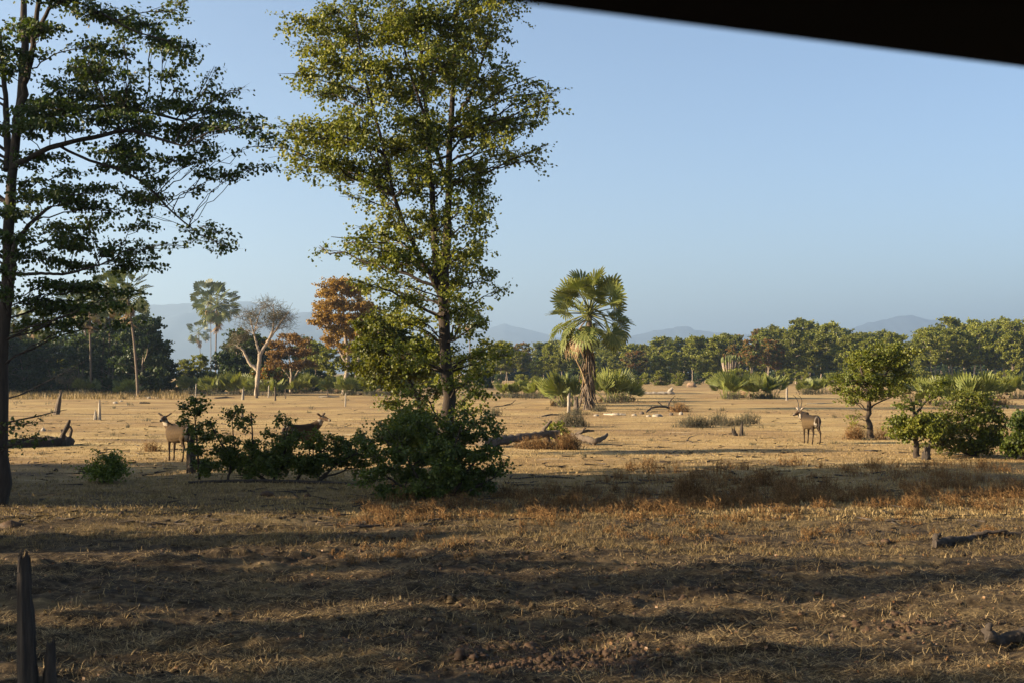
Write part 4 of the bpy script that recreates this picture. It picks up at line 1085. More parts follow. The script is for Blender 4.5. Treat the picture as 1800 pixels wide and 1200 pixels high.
    ms = tmp.modifiers.new('s', 'SMOOTH'); ms.factor = .5; ms.iterations = 4
    dg = bpy.context.evaluated_depsgraph_get()
    me = bpy.data.meshes.new_from_object(tmp.evaluated_get(dg))
    bpy.data.objects.remove(tmp); bpy.data.meshes.remove(raw)
    me.name = 'body'
    nv = len(me.vertices)
    v = np.zeros(nv * 3, np.float32); me.vertices.foreach_get('co', v); v = v.reshape(-1, 3).astype(float)
    nr = np.zeros(nv * 3, np.float32); me.vertices.foreach_get('normal', nr); nr = nr.reshape(-1, 3)
    x, y, z = v.T
    base = np.array([.055, .034, .015]) if not male else np.array([.066, .043, .020])
    col = np.tile(base, (nv, 1))
    def blend(mask, c, k=1.0):
        nonlocal col
        w = (np.clip(mask, 0, 1) * k)[:, None]
        col = col * (1 - w) + np.array(c) * w
    blend(np.clip((z - .98) / .16, 0, 1) * (x < .6), (.018, .012, .008), .92 if male else .6)          # darker back
    blend(np.clip((.70 - z) / .22, 0, 1), (.030, .018, .011), .92)                                          # brown shanks
    blend(np.clip((.05 - z) / .03, 0, 1), (.02, .016, .014))                                               # hooves
    hl = (v - hp) @ Rm                                                                                     # head coordinates
    in_neck = (x > .40) & (z > 1.02)
    if male: blend(in_neck * np.clip((z - 1.0) / .12, 0, 1), (.016, .012, .010), .92)
    else: blend(in_neck * 1.0, (.085, .054, .03), .5)
    head = (hl[:, 0] > -.09) & (np.linalg.norm(hl - np.array([.14, 0, 0]), axis=1) < .36) & (np.abs(hl[:, 1]) < .12) & (hl[:, 2] < .13)
    blend(head * 1.0, (.085, .052, .028))
    blend(head * np.clip((hl[:, 0] - .26) / .05, 0, 1), (.28, .23, .17), .8)                               # pale muzzle
    blend(head * (hl[:, 0] > .352) * 1.0, (.03, .02, .017))                                                # nose
    blend(head * np.clip((hl[:, 0] - .1) / .06, 0, 1) * np.clip((.28 - hl[:, 0]) / .04, 0, 1) * (hl[:, 2] > .02), (.07, .045, .03), .7)
    blend(head * ((np.abs(hl[:, 0] - .06) < .045) & (np.abs(hl[:, 2] - .055) < .02)), (.28, .23, .17), .6)  # brow
    thr = (hl[:, 0] > -.10) & (hl[:, 0] < .16) & (hl[:, 2] < -.055) & (hl[:, 2] > -.24) & (np.abs(hl[:, 1]) < .14)
    blend(thr * 1.0, (.32, .27, .20), .85)                                                                 # white throat
    ear = (np.abs(hl[:, 1]) > .095) & (np.abs(hl[:, 0]) < .2) & (hl[:, 2] > .03)
    blend(ear * 1.0, (.34, .28, .21) if male else (.12, .085, .055), .9)
    if male: blend((x < -.38) * np.clip((.86 - z) / .1, 0, 1), (.022, .014, .009), .8)
    er = np.sqrt((y / .165) ** 2 + ((z - .95) / .25) ** 2)                                                 # white ring round the tail
    rump = (x < -.5)
    blend(rump * (er < .80), (.026, .017, .011), .85)
    blend(rump * np.clip(1 - np.abs(er - .90) / .13, 0, 1) * (.45 + .55 * (z < .95)), (.30, .26, .21))
    blend(rump * (z < .90) * (er < 1.05) * (er > .5) * (np.abs(y) > .05), (.36, .31, .25), .8)
    a = me.color_attributes.new('fur', 'FLOAT_COLOR', 'POINT')
    a.data.foreach_set('color', np.concatenate([col, np.ones((nv, 1))], 1).astype(np.float32).ravel())
    me.polygons.foreach_set('use_smooth', np.ones(len(me.polygons), bool))
    me.materials.clear(); me.materials.append(M['fur'])
    link('body', me, t)
    # tail
    tg = Geo(); tg.tube([(-.735, 0, 1.12), (-.79, 0, 1.04), (-.795, .01, .88), (-.775, .015, .72), (-.765, .015, .63)], [.035, .034, .028, .042, .012], 7); tg.build('tail', M['fur_dark'], t, smooth=True)
    for sd in (-1, 1):
        eg = Geo()
        c = H((.075, .073 * sd, .038)); ph = np.arange(6) * 2 * np.pi / 6
        eg.tube([c - (0, 0, .016), c - (0, 0, .008), c + (0, 0, .008), c + (0, 0, .016)], [.006, .017, .017, .006], 8)
        eg.build('eye', M['eye'], t, smooth=True)
        if male:
            pts = resample(np.array([H(p) for p in [(.00, .045 * sd, .075), (-.07, .075 * sd, .20), (-.15, .125 * sd, .36), (-.17, .17 * sd, .52), (-.11, .185 * sd, .66), (-.02, .16 * sd, .75)]]), 16)
            hg = Geo(); rad = np.linspace(.030, .007, 16) * (1 + .10 * np.cos(np.arange(16) * np.pi))
            hg.tube(pts, rad, 7); hg.build('horn', M['horn'], t, smooth=True)
    return t

b = on_ground(1424, 780, .01)
antelope('brown antelope with long curved horns looking left on the open plain', tuple(b), math.radians(104), 1, True, math.radians(100), -.34, step=.18, scale=1.0)
b = on_ground(312, 811, .01)
antelope('hornless antelope looking back at the camera left of the straggling shrub', tuple(b), math.radians(138), 2, False, math.radians(126), -.15, step=.10, scale=1.0)
b = on_ground(532, 806, .01)
antelope('hornless antelope half hidden behind the straggling shrub, white-ringed rump to the left', tuple(b), math.radians(38), 3, False, math.radians(-62), -.18, step=.08, scale=.98)

# ------------------------------------------------------------------ logs, stumps, posts, stones
def stump(name, label, cat, px, py, h_px, w_px, mat, seed, lean=0.0, splinters=5, taper=.75, extra=None, group=None):
    rng = np.random.default_rng(seed)
    b = on_ground(px, py); s = b[1] / F; h = h_px * s; r = w_px * s / 2
    t = thing(name, label, cat, tuple(b), 0, group)
    g = Geo(); k = 10; u = np.linspace(0, 1, k)
    pts = np.stack([lean * h * u, 0 * u, -.08 + u * (h + .08)], 1)
    n = 18
    rad = np.interp(u, [0, .12, .4, 1], [r * 1.35, r * 1.05, r, r * taper])
    g.tube(pts, rad, n, rough=.34, rng=rng, tint=.5)
    # jagged broken top: raise single vertices of the last ring
    v = g.v[0].reshape(k, n, 3); v[-1, :, 2] += (rng.uniform(-1.2, .9, n) + np.cos(np.arange(n) * 2 * np.pi / n + 2) * .8) * r * 1.2
    v[-2, :, 2] += rng.uniform(-.3, .3, n) * r
    g.build('trunk', M[mat], t, smooth=False)
    for q in range(splinters):
        a = rng.uniform(0, 6.28); c = pts[-1] + np.array([math.cos(a), math.sin(a), 0]) * r * taper * .75
        L = r * rng.uniform(.6, 1.7)
        sg = Geo(); sg.tube([c - (0, 0, r * 1.2), c + (0, 0, L * .5), c + (rng.normal() * .15 * r, rng.normal() * .15 * r, L)], [r * .28, r * .2, r * .03], 4, tint=rng.random())
        sg.build('splinter', M[mat], t)
    return t, b, s

def log(name, label, cat, pts_px, mat, seed, branches=(), n=11, group=None, lift=.6, k=.62):
    """pts_px: (px, py_on_ground, radius m, lift m)"""
    rng = np.random.default_rng(seed)
    W = []
    for q in pts_px:
        p = at(q[0], q[1]); p[2] = float(gz(p[0], p[1])) + q[2] * k * lift + (q[3] if len(q) > 3 else 0); W.append(np.r_[p, q[2]])
    W = np.array(W); W[:, 3] *= k; b = W[0, :3].copy(); b[2] = float(gz(b[0], b[1]))
    t = thing(name, label, cat, tuple(b), 0, group)
    a = resample(W, 24); a[:, :3] += rng.normal(size=(24, 3)) * a[:, 3:4] * .13; a[:, 3] *= 1 + .22 * (rng.random(24) - .5)
    g = Geo(); g.tube(a[:, :3] - b, a[:, 3], n, rough=.5, rng=rng); g.build('stem', M[mat], t)
    s = W[0, 1] / F
    for br in branches:      # (fraction along, [(dpx, dpy, r, dy)...])
        p0 = a[int(br[0] * 23), :3] - b
        pp = [np.r_[p0, br[1][0][2] * 1.1]] + [np.r_[p0 + np.array([q[0] * s, q[3] if len(q) > 3 else 0, -q[1] * s]), q[2]] for q in br[1]]
        pp = resample(np.array(pp), 8); pp[1:, :3] += rng.normal(size=(7, 3)) * .015
        bg_ = Geo(); bg_.tube(pp[:, :3], pp[:, 3], 6, rough=.3, rng=rng); bg_.build('branch', M[mat], t)
    return t

t, b, s = stump('tree_stump', 'tall grey broken stump standing at the lower left corner', 'stump', 52, 1228, 240, 28, 'stump_wood', 61, lean=-.045, splinters=9, taper=.66)
stump('tree_stump', 'short dark broken stump right beside the tall grey one in the corner', 'stump', 86, 1226, 88, 20, 'stump_wood', 62, lean=.03, splinters=7)
stump('tree_stump', 'dark stump inside the straggling shrub, behind the antelope rump', 'stump', 336, 832, 60, 15, 'dark_log', 63, splinters=3)
stump('tree_stump', 'pointed grey stump on the plain left of the two-pronged one', 'stump', 99, 727, 38, 9, 'dead_wood', 64, lean=.2, splinters=5, taper=.3)
stump('tree_stump', 'pale thin spike of a two-pronged stump on the left plain', 'stump', 175, 737, 33, 4.5, 'bleached', 65, splinters=2, taper=.6)
stump('tree_stump', 'short pale prong right beside the thin spike stump', 'stump', 168, 737, 14, 6, 'bleached', 66, splinters=3, taper=.5)
stump('tree_stump', 'pale round stump beneath the bright palm bush by the lone palm', 'stump', 1000, 724, 32, 5, 'bleached', 67, splinters=0, taper=.9)
stump('tree_stump', 'ragged grey stump between the pale round stump and the lone palm', 'stump', 1013, 726, 26, 9, 'dead_wood', 68, splinters=5)
stump('post', 'pale upright post beside the right-hand palm bush clump', 'post', 1383, 703, 22, 3.4, 'bleached', 69, splinters=1, taper=.9)
stump('tree_stump', 'small dark stump with a spike on the open plain left of the horned antelope', 'stump', 1303, 766, 22, 6, 'dark_log', 70, lean=.05, splinters=4, taper=.5)
stump('tree_stump', 'small dark root lump leaning left of the spike stump on the plain', 'stump', 1294, 766, 11, 8, 'dark_log', 71, lean=-.5, splinters=3, taper=.6)
stump('tree_stump', 'slim grey dead stem standing inside the straggling shrub', 'stump', 500, 790, 58, 5, 'dead_wood', 72, splinters=2, lean=.03)
stump('tree_stump', 'grey stump at the right foot of the tall forked tree', 'stump', 811, 785, 42, 9, 'dead_wood', 73, splinters=3, taper=.5)
stump('tree_stump', 'brown shattered stump foot under the leaning thin tree', 'stump', 1628, 806, 17, 16, 'dark_log', 74, splinters=4)
GS = 'thin dead stems along the left tree line'
for k, (px, py, h, w, lab) in enumerate([(607, 712, 25, 2.4, 'thin dead stem alone on the plain below the big rusty tree'), (484, 703, 24, 3, 'pale stem below the bare tree with palm leaves on top'), (472, 698, 22, 2.6, 'grey stem left of the palm on a trunk'),
                                    (502, 700, 18, 2, 'thin stem right of the palm on a trunk'), (427, 702, 20, 4, 'grey stem under the palm bushes near the bare tree'), (451, 699, 20, 4.5, 'grey stem right under the bare tree'), (344, 700, 26, 2, 'thin grey stem in front of the three-palm cluster'),
                                    (576, 698, 14, 2, 'short thin stem left of the big rusty tree')]):
    stump('dead_stem', lab, 'dead stem', px, py, h, w, 'dead_wood' if k % 2 else 'bleached', 80 + k, splinters=0, group=GS, lean=.03 * (-1) ** k)
stump('tree_stump', 'pale small stump on the plain behind the straggling shrub', 'stump', 426, 734, 16, 5, 'dead_wood', 95, splinters=2)

log('fallen_log', 'thick dark log with upturned root lying beside the edge tree', 'log', [(-40, 788, .40), (30, 786, .36), (75, 784, .33), (112, 782, .40), (124, 780, .32)], 'dark_log', 101,
    [(.80, [(6, -18, .10), (14, -34, .09), (18, -42, .05)]), (.95, [(6, -14, .06), (8, -26, .05), (-2, -36, .03)]), (.7, [(-6, -10, .05), (-16, -10, .03)]), (.92, [(-8, -14, .10), (-12, -24, .04)]), (.97, [(4, -10, .05), (5, 4, .04)])])
log('fallen_log', 'long fallen trunk on the plain right of the dark bush', 'log', [(845, 787, .30, .05), (880, 784, .26, .12), (925, 781, .22, .22), (962, 779, .20, .34), (985, 779, .17, .38)], 'dead_wood', 102,
    [(.86, [(6, -14, .08), (18, -26, .06)]), (.88, [(4, 14, .10), (12, 24, .08)]), (.9, [(18, 6, .08), (24, 18, .06)])])
log('fallen_log', 'forked branch log at the right end of the fallen pile', 'log', [(1003, 779, .17, .32), (1020, 780, .2, .22), (1045, 782, .17, .12), (1060, 781, .13, .22), (1067, 780, .10, .38)], 'dead_wood', 103,
    [(.12, [(12, -8, .07), (36, -10, .04)]), (.15, [(8, -8, .06), (16, -16, .04)]), (.6, [(2, 8, .06), (8, 14, .04)])])
log('fallen_log', 'dark rotten log lying in the straw near the right edge', 'log', [(1642, 955, .15, .02), (1655, 954, .19), (1680, 951, .15), (1700, 948, .11, .02), (1722, 942, .09, .02), (1755, 936, .08, .02), (1795, 936, .07, .0)], 'dark_log', 104, k=.48, branches=
    [(.08, [(-6, -10, .07), (2, -18, .03)]), (.12, [(6, 4, .06), (12, 14, .03)]), (.3, [(-6, 8, .05), (-2, 12, .02)]), (.5, [(10, -8, .05), (28, -14, .035), (60, -13, .02)]), (.7, [(16, -6, .035), (40, -4, .02)])])
log('fallen_log', 'dark crooked log at the lower right corner', 'log', [(1735, 1128, .10, .05), (1765, 1126, .10, .07), (1800, 1124, .09, .05), (1840, 1120, .09)], 'dark_log', 105,
    [(.08, [(-4, -12, .05), (4, -22, .03)])])
log('fallen_log', 'grey log in the deep shade under the straggling shrub', 'log', [(330, 852, .07), (420, 850, .09), (520, 850, .09), (640, 852, .07)], 'dark_log', 106)
log('fallen_branch', 'dark bent branch with twig heap on the plain right of the lone palm', 'branch', [(1136, 724, .10), (1146, 722, .10, .28), (1165, 722, .12, .35), (1190, 721, .15), (1208, 722, .12)], 'dark_log', 107,
    [(.62, [(2, -8, .07), (6, -16, .04), (14, -22, .02)]), (.55, [(-6, -8, .05), (-14, -10, .03)]), (.75, [(8, -6, .05), (18, -10, .03)])])
log('fallen_log', 'pale bleached log with dark root plate far off behind the plain', 'log', [(1112, 693, .30), (1140, 693, .34), (1165, 693, .36), (1180, 693, .4)], 'bleached', 108, [(.95, [(6, -6, .3), (8, -9, .2)]), (.95, [(8, 0, .25), (12, 1, .15)])])
log('fallen_log', 'pale bleached log lying right of the lone palm foot', 'log', [(1062, 728, .10), (1080, 729, .14), (1100, 729, .12)], 'bleached', 109)
log('fallen_branch', 'dark low branch left of the lone palm', 'branch', [(868, 714, .05), (885, 712, .06), (900, 709, .06, .05), (906, 706, .04, .25)], 'dark_log', 110)
log('fallen_branch', 'curved grey stick arching from the bush foot', 'branch', [(840, 866, .02, .1), (856, 862, .022, .3), (872, 868, .022, .2), (876, 876, .018)], 'dead_wood', 111)
log('fallen_branch', 'pale bent stick at the front of the dark bush', 'branch', [(716, 868, .02, .05), (730, 862, .022, .2), (742, 852, .022, .3), (752, 850, .02, .32)], 'bleached', 112)
log('fallen_branch', 'dark branch across the shaded ground behind the dry brush', 'branch', [(900, 838, .03), (960, 836, .04), (1010, 838, .03)], 'dark_log', 113)
log('fallen_branch', 'bare branch reaching from behind the edge tree over the plain', 'branch', [(-10, 812, .05, 1.2), (20, 812, .045, 1.35), (60, 810, .035, 1.5), (90, 808, .025, 1.62), (118, 806, .012, 1.72)], 'dark_log', 114)
log('fallen_branch', 'long bare grey branch rising right from the edge tree toward the grove', 'branch', [(-10, 830, .05, 2.15), (30, 830, .04, 2.25), (70, 826, .03, 2.6), (110, 822, .022, 3.0), (150, 818, .01, 3.4)], 'dark_log', 115)

log('fallen_branch', 'dark short log on the far plain right of the two-pronged stump', 'branch', [(246, 709, .14), (256, 709, .15), (264, 709, .1)], 'dark_log', 140)
log('fallen_branch', 'thin dark stick on the shade edge below the small round-topped tree', 'branch', [(1520, 792, .05), (1532, 793, .06), (1548, 792, .04)], 'dark_log', 141)
log('fallen_branch', 'pale thin fallen pole behind the horned antelope', 'branch', [(1418, 709, .06), (1440, 709, .08), (1465, 708, .05)], 'bleached', 142)
log('fallen_branch', 'grey branch lying left of the white chunks near the palm foot', 'branch', [(952, 731, .07), (968, 729, .09, .05), (985, 728, .06)], 'dead_wood', 143)
log('fallen_branch', 'forked dark stick on the open plain below the wide dry bush', 'branch', [(1180, 776, .03), (1205, 775, .045), (1228, 777, .03)], 'dark_log', 144, [(.5, [(6, -6, .025, .2), (14, -8, .015, .3)])])
log('fallen_branch', 'low dark stick on the plain left of the fallen trunk pile', 'branch', [(700, 722, .05), (722, 721, .06), (742, 722, .03)], 'dark_log', 145)
log('fallen_branch', 'dark stick on the shaded grass left of the small ferny shrub', 'branch', [(66, 874, .012), (90, 872, .02), (116, 873, .012)], 'dark_log', 146)
log('fallen_branch', 'grey half-buried log at the tree line under the three-palm cluster', 'branch', [(378, 700, .15), (396, 699, .2), (412, 699, .12)], 'dead_wood', 147)
log('fallen_branch', 'pale log at the tree line below the big rusty tree', 'branch', [(560, 698, .12), (580, 698, .16), (596, 697, .1)], 'bleached', 148)
rs = np.random.default_rng(31)
def rock(name, label, cat, px, py, w_px, h_px, mat, seed, group=None):
    rng = np.random.default_rng(seed)
    b = on_ground(px, py); s = b[1] / F
    g = Geo(); n, m = 9, 6
    a = np.arange(n) * 2 * np.pi / n
    rr = 1 + .35 * (rng.random((m, n)) - .5)
    zz = np.linspace(-.3, 1, m)
    rad = np.sqrt(np.clip(1 - np.clip(zz, 0, 1) ** 2, .02, 1))
    ring = np.stack([np.cos(a)[None] * rad[:, None] * rr * w_px * s / 2, np.sin(a)[None] * rad[:, None] * rr * w_px * s / 2.4, np.broadcast_to(zz[:, None], (m, n)) * rr * h_px * s], -1)
    i = np.arange(m - 1)[:, None] * n; j = np.arange(n)[None]; k = (j + 1) % n
    g.add(ring.reshape(-1, 3), np.stack([i + j, i + k, i + n + k, i + n + j], -1).reshape(-1, 4), .5)
    g.q.append(np.array([[(m - 1) * n + q, (m - 1) * n + q + 1, (m - 1) * n + (q + 2) % n, (m - 1) * n + (q + 2) % n] for q in range(0)]).reshape(0, 4).astype(int))
    g.t.append(np.array([[(m - 1) * n, (m - 1) * n + q, (m - 1) * n + q + 1] for q in range(1, n - 1)]))
    o = g.build(name, M[mat], None, smooth=False); o.location = tuple(b)
    tag(o, label, cat, group)
    return o
GW = 'pale wood chunks scattered right of the lone palm'
for k, (px, py, w, h, lab) in enumerate([(1115, 729, 10, 3, 'flat pale chunk just right of the bleached log'), (1128, 727, 9, 5, 'grey chunk left of the bent branch'), (1140, 731, 9, 3, 'small pale chunk below the bent branch start'), (1155, 731, 18, 5, 'largest pale chunk below the bent branch'),
                                         (1180, 729, 9, 5, 'dark-sided chunk below the twig heap'), (1197, 728, 8, 5, 'white chunk at the right end of the scatter'), (1048, 730, 10, 3, 'pale chunk at the left end, near the palm foot')]):
    rock('wood_chunk', lab, 'wood chunk', px, py, w, h, 'bleached' if k % 3 != 1 else 'dead_wood', 120 + k, GW)
for k, (px, py, w, h, lab) in enumerate([(262, 700, 8, 3, 'white stone at the grass fringe below the grove, left one'), (277, 700, 7, 3, 'white stone at the grass fringe below the grove, right one'), (203, 709, 10, 3, 'pale flat stone on the plain above the two-pronged stump'), (76, 757, 9, 6, 'pale stone on the plain behind the edge tree log'), (213, 706, 6, 2, 'small pale stone right of the flat one on the far plain')]):
    rock('stone', lab, 'stone', px, py, w, h, 'bleached', 150 + k)
rock('termite_mound', 'small orange termite mound at the foot of the far wood', 'mound', 1216, 679, 18, 9, 'mound', 130)
GD = 'dark dung heaps on the shaded ground'
rock('dung_heap', 'larger dark dung heap on the shade in front of the straggling shrub', 'dung', 470, 872, 26, 9, 'clod', 131, GD)
rock('dung_heap', 'smaller dark dung heap right of the larger one', 'dung', 541, 873, 13, 6, 'clod', 132, GD)
rock('dung_heap', 'dark lump on the sunlit strip at left, below the shaded grass', 'dung', 213, 907, 12, 7, 'clod', 133, GD)
rock('dung_heap', 'brown lump on the lit grass above the small ferny shrub', 'dung', 98, 828, 9, 5, 'clod', 134, GD)
rock('dung_heap', 'flat brown lump at the left edge of the photo', 'dung', 20, 930, 40, 10, 'clod', 135, GD)

# turned dark clods in the foreground: nobody could count them
def clods(spots, mat, label, seed, flat=.8):
    rng = np.random.default_rng(seed)
    g = Geo()
    n, m = 5, 4
    a = np.arange(n) * 2 * np.pi / n
    def one(x, y, r):
        zz = np.linspace(-.4, .9, m); rad = np.sqrt(np.clip(1 - np.clip(zz, 0, 1) ** 2, .05, 1))
        rr = r * (1 + 1.1 * (rng.random((m, n)) - .5))
        ring = np.stack([np.cos(a)[None] * rad[:, None] * rr + x, np.sin(a)[None] * rad[:, None] * rr + y, zz[:, None] * rr * flat + float(gz(x, y))], -1)
        i = np.arange(m - 1)[:, None] * n; j = np.arange(n)[None]; k = (j + 1) % n
        top = ring[-1].mean(0)
        v = np.concatenate([ring.reshape(-1, 3), top[None]])
        g.add(v, np.stack([i + j, i + k, i + n + k, i + n + j], -1).reshape(-1, 4), .5)
        g.t.append(np.stack([(m - 1) * n + np.arange(n), (m - 1) * n + np.roll(np.arange(n), -1), np.full(n, m * n)], -1) + g.n - len(v))
    for (cx, cy, sx, sy, cnt, r) in spots:
        for _ in range(cnt):
            p = at(max(cx + rng.normal() * sx, -60), max(735, cy + rng.normal() * sy * .6))
            if p[1] > 10: one(p[0], p[1], r * rng.lognormal(0, .5))
    tag(g.build('soil_clods', M[mat]), label, None, kind='stuff')
clods(((960, 1150, 80, 30, 1300, .016), (880, 1135, 100, 24, 500, .015), (1140, 1155, 60, 18, 350, .014), (1600, 1095, 50, 10, 90, .024), (800, 1000, 340, 70, 300, .019), (1300, 1060, 340, 70, 300, .018), (1000, 945, 450, 24, 200, .022)),
      'clod', 'dark crumbled soil clods on the trampled foreground', 8)
clods(((900, 1030, 520, 110, 2400, .018), (900, 1130, 520, 60, 1200, .016), (1200, 930, 400, 50, 600, .021)), 'ground', 'small lumps of soil and matted straw over the near ground', 9, .6)
# ------------------------------------------------------------------ straw, grass, dry brush
def blades(name, label, x, y, h, w, rng, mat, lie=0.0, tint=None, clump=None, kind='stuff'):
    n = len(x)
    z = gz(x, y)
    a = rng.uniform(0, 2 * np.pi, n)
    lean = np.abs(rng.normal(size=n)) * .35 + lie
    d = np.stack([np.cos(a) * np.sin(lean), np.sin(a) * np.sin(lean), np.cos(lean)], 1)
    b = rng.uniform(0, 2 * np.pi, n)
    sd = np.stack([np.cos(b), np.sin(b), 0 * b], 1)
    p = np.stack([x, y, z - .01 + .02 * (lie > .5)], 1)
    h = np.asarray(h); hh = h[:, None]
    mid = p + d * hh * .55 + np.array([0, 0, 1]) * hh * .03
    tip = p + d * hh + rng.normal(size=(n, 3)) * hh * .12
    wv = sd * (np.broadcast_to(w, (n,)) / 2)[:, None]
    v = np.stack([p - wv, p + wv, mid + wv * .8, mid - wv * .8, tip], 1).reshape(-1, 3)
    o = np.arange(n)[:, None] * 5
    g = Geo()
    g.add(v, o + np.array([[0, 1, 2, 3]]), np.repeat(rng.random(n) if tint is None else tint, 5))
    g.t.append(o + np.array([[3, 2, 4]]))
    return tag(g.build(name, M[mat]), label, None, kind=kind)

rg = np.random.default_rng(14)
def sample_view(n, y0, y1, pad=1.0, power=1.0):
    """points on the ground thinner with distance"""
    u = rg.random(n)
    y = 1 / ((1 - u) / y0 ** power + u / y1 ** power) ** (1 / power)
    x = (rg.random(n) * 2 - 1) * (y * .42 + pad)
    return x, y
# straw and withered tufts over the trampled foreground, in clumps
def clumped(n_t, per, y0, y1, spread, seed_n):
    tx, ty = sample_view(n_t, y0, y1)
    keep = vn(tx / 1.6, ty / .9, seed_n) + .5 * vn(tx / .5, ty / .4, seed_n + 1) + .5 * rg.random(len(tx)) > .14
    tx, ty = tx[keep], ty[keep]
    m = rg.integers(per // 2, per * 2, len(tx))
    x = np.repeat(tx, m); y = np.repeat(ty, m)
    return x + rg.normal(size=len(x)) * spread, y + rg.normal(size=len(x)) * spread * .7
x, y = clumped(22000, 8, 11.8, 36, .11, 21)
blades('straw_litter', 'flattened straw, its colour darkened for shade, strewn in clumps over the near ground', x, y, rg.uniform(.04, .20, len(x)), rg.uniform(.004, .010, len(x)), rg, 'straw_shade', lie=1.25)
x, y = clumped(2000, 9, 12, 40, .06, 23)
blades('stubble_grass', 'short withered grass tufts in the foreground', x, y, rg.uniform(.03, .13, len(x)), rg.uniform(.005, .009, len(x)), rg, 'straw_shade', lie=.25)
x, y = clumped(6500, 9, 21, 34, .12, 27)
blades('stubble_grass', 'pale stubble on the lit strip before the brown brush', x, y, rg.uniform(.04, .15, len(x)), rg.uniform(.006, .011, len(x)), rg, 'straw', lie=.5)
# cropped grass of the plain
x, y = sample_view(110000, 26, 105, pad=2)
keep = vn(x / 5, y / 4, 24) + .8 * rg.random(len(x)) > .15
x, y = x[keep], y[keep]
blades('cropped_grass', 'short sun-bleached grass covering the plain', x, y, rg.uniform(.03, .10, len(x)), rg.uniform(.012, .03, len(x)), rg, 'straw', lie=.25, tint=np.clip(.55 + .25 * rg.normal(size=len(x)), 0, 1))
# taller straw fringe below the left grove
px = rg.uniform(-10, 330, 7000); py = rg.uniform(690, 702, 7000)
pp = np.array([at(a, b) for a, b in zip(px, py)])
keep = vn(pp[:, 0] / 3, pp[:, 1] / 6, 25) + .4 * rg.random(7000) > .18
pp = pp[keep]
blades('tall_straw', 'pale tall straw fringe below the left palms', pp[:, 0], pp[:, 1], rg.uniform(.2, .9, len(pp)), np.full(len(pp), .05), rg, 'straw', lie=.1)
px = rg.uniform(-10, 30, 900); py = rg.uniform(740, 775, 900)

# rust-brown dry brush: thickets of fine twigs
def brush(name, label, spots, seed, mat='brush', kind='stuff'):
    rng = np.random.default_rng(seed)
    g = Geo()
    for (cx, cy, wx, hgt, n) in spots:
        p = at(cx, cy); s = p[1] / F
        W = wx * s
        k = 5
        x = p[0] + rng.normal(size=n) * W * .45; y = p[1] + rng.normal(size=n) * W * .3
        z = gz(x, y)
        base = np.stack([x, y, z - .02], 1)
        h = hgt * s * rng.uniform(.5, 1.1, n) * np.exp(-((x - p[0]) / (W * .9)) ** 2)
        a = rng.uniform(0, 6.28, n); lean = np.abs(rng.normal(size=n)) * .45
        d = np.stack([np.cos(a) * np.sin(lean), np.sin(a) * np.sin(lean), np.cos(lean)], 1)
        tip = base + d * h[:, None]
        g.twigs(base, tip, .004 + .00012 * p[1], tint=np.repeat(rng.random(n) * .6, 4))
        for _ in range(k):
            u = rng.uniform(.25, .95, (n, 1)); b0 = base * (1 - u) + tip * u
            dd = nrm(rng.normal(size=(n, 3)) + np.array([0, 0, .5]) + d * .6)
            t2 = b0 + dd * (h * rng.uniform(.18, .5, n))[:, None]
            g.twigs(b0, t2, .003 + .0001 * p[1], tint=np.repeat(.2 + rng.random(n) * .8, 4))
    return tag(g.build(name, M[mat]), label, None if kind else 'dry bush', kind=kind)
rb = np.random.default_rng(15)
spots = []
for k in range(330):                       # the band behind the lit foreground
    px = rb.uniform(620, 1830)
    mid = np.interp(px, [620, 800, 1000, 1250, 1500, 1800], [905, 890, 890, 880, 880, 872])
    py = mid + rb.normal() * 15
    spots.append((px, py, rb.uniform(16, 38), rb.uniform(12, 30), 30))
for k in range(45):
    spots.append((rb.uniform(560, 1000), rb.uniform(910, 990), rb.uniform(10, 20), rb.uniform(10, 22), 16))
for k in range(60):
    spots.append((rb.uniform(1000, 1800), rb.uniform(900, 950), rb.uniform(12, 26), rb.uniform(8, 18), 22))
brush('dry_brush', 'rust-brown dry brush in a band across the lit ground', spots, 33)
brush('dry_brush', 'faint brown brush on the shade edge behind the main band', [(rb.uniform(1050, 1800), rb.uniform(815, 850), rb.uniform(14, 40), rb.uniform(12, 26), 26) for _ in range(70)], 34)
brush('dry_brush', 'little tufts of dry scrub dotted over the plain', [(rb.uniform(0, 1800), 700 + 110 * rb.random() ** 1.3, rb.uniform(4, 16), rb.uniform(3, 9), 16) for _ in range(130)], 60, 'grey_twig_leaf')
def dry_bush(label, spots, seed, mat='grey_twig_leaf'):
    o = brush('dry_bush', label, spots, seed, mat, kind=None)
    o['group'] = 'dry leafless bushes on the plain'
dry_bush('tangled brown dry bush under the left end of the fallen trunk pile', [(935, 788, 34, 26, 160), (955, 789, 30, 24, 120)], 35, 'brush')
dry_bush('dense brown dry bush under the right end of the fallen trunk pile', [(1000, 790, 26, 34, 200), (990, 789, 20, 30, 100)], 36, 'brush')
dry_bush('fine pale dry bush behind the fallen trunk pile', [(1003, 749, 34, 30, 180), (1020, 750, 16, 24, 60)], 37)
dry_bush('wide low dry bush on the plain left of the spike stump', [(1215, 750, 36, 24, 170), (1232, 750, 30, 22, 110)], 38)
dry_bush('wispy dry bush above the spike stump', [(1262, 746, 22, 26, 90), (1280, 748, 24, 18, 80)], 39)
dry_bush('wispy dry bush right of the one above the spike stump', [(1318, 744, 22, 26, 90), (1300, 746, 20, 18, 70)], 40)
dry_bush('heap of brown twigs on the bent branch right of the palm', [(1195, 723, 24, 18, 120)], 41, 'brush')
dry_bush('small brown dry bush left of the fallen trunk pile', [(868, 730, 22, 18, 90)], 42)
dry_bush('brown dry scrub round the foot of the small round-topped tree', [(1505, 772, 24, 30, 150), (1550, 772, 16, 24, 60)], 43, 'brush')
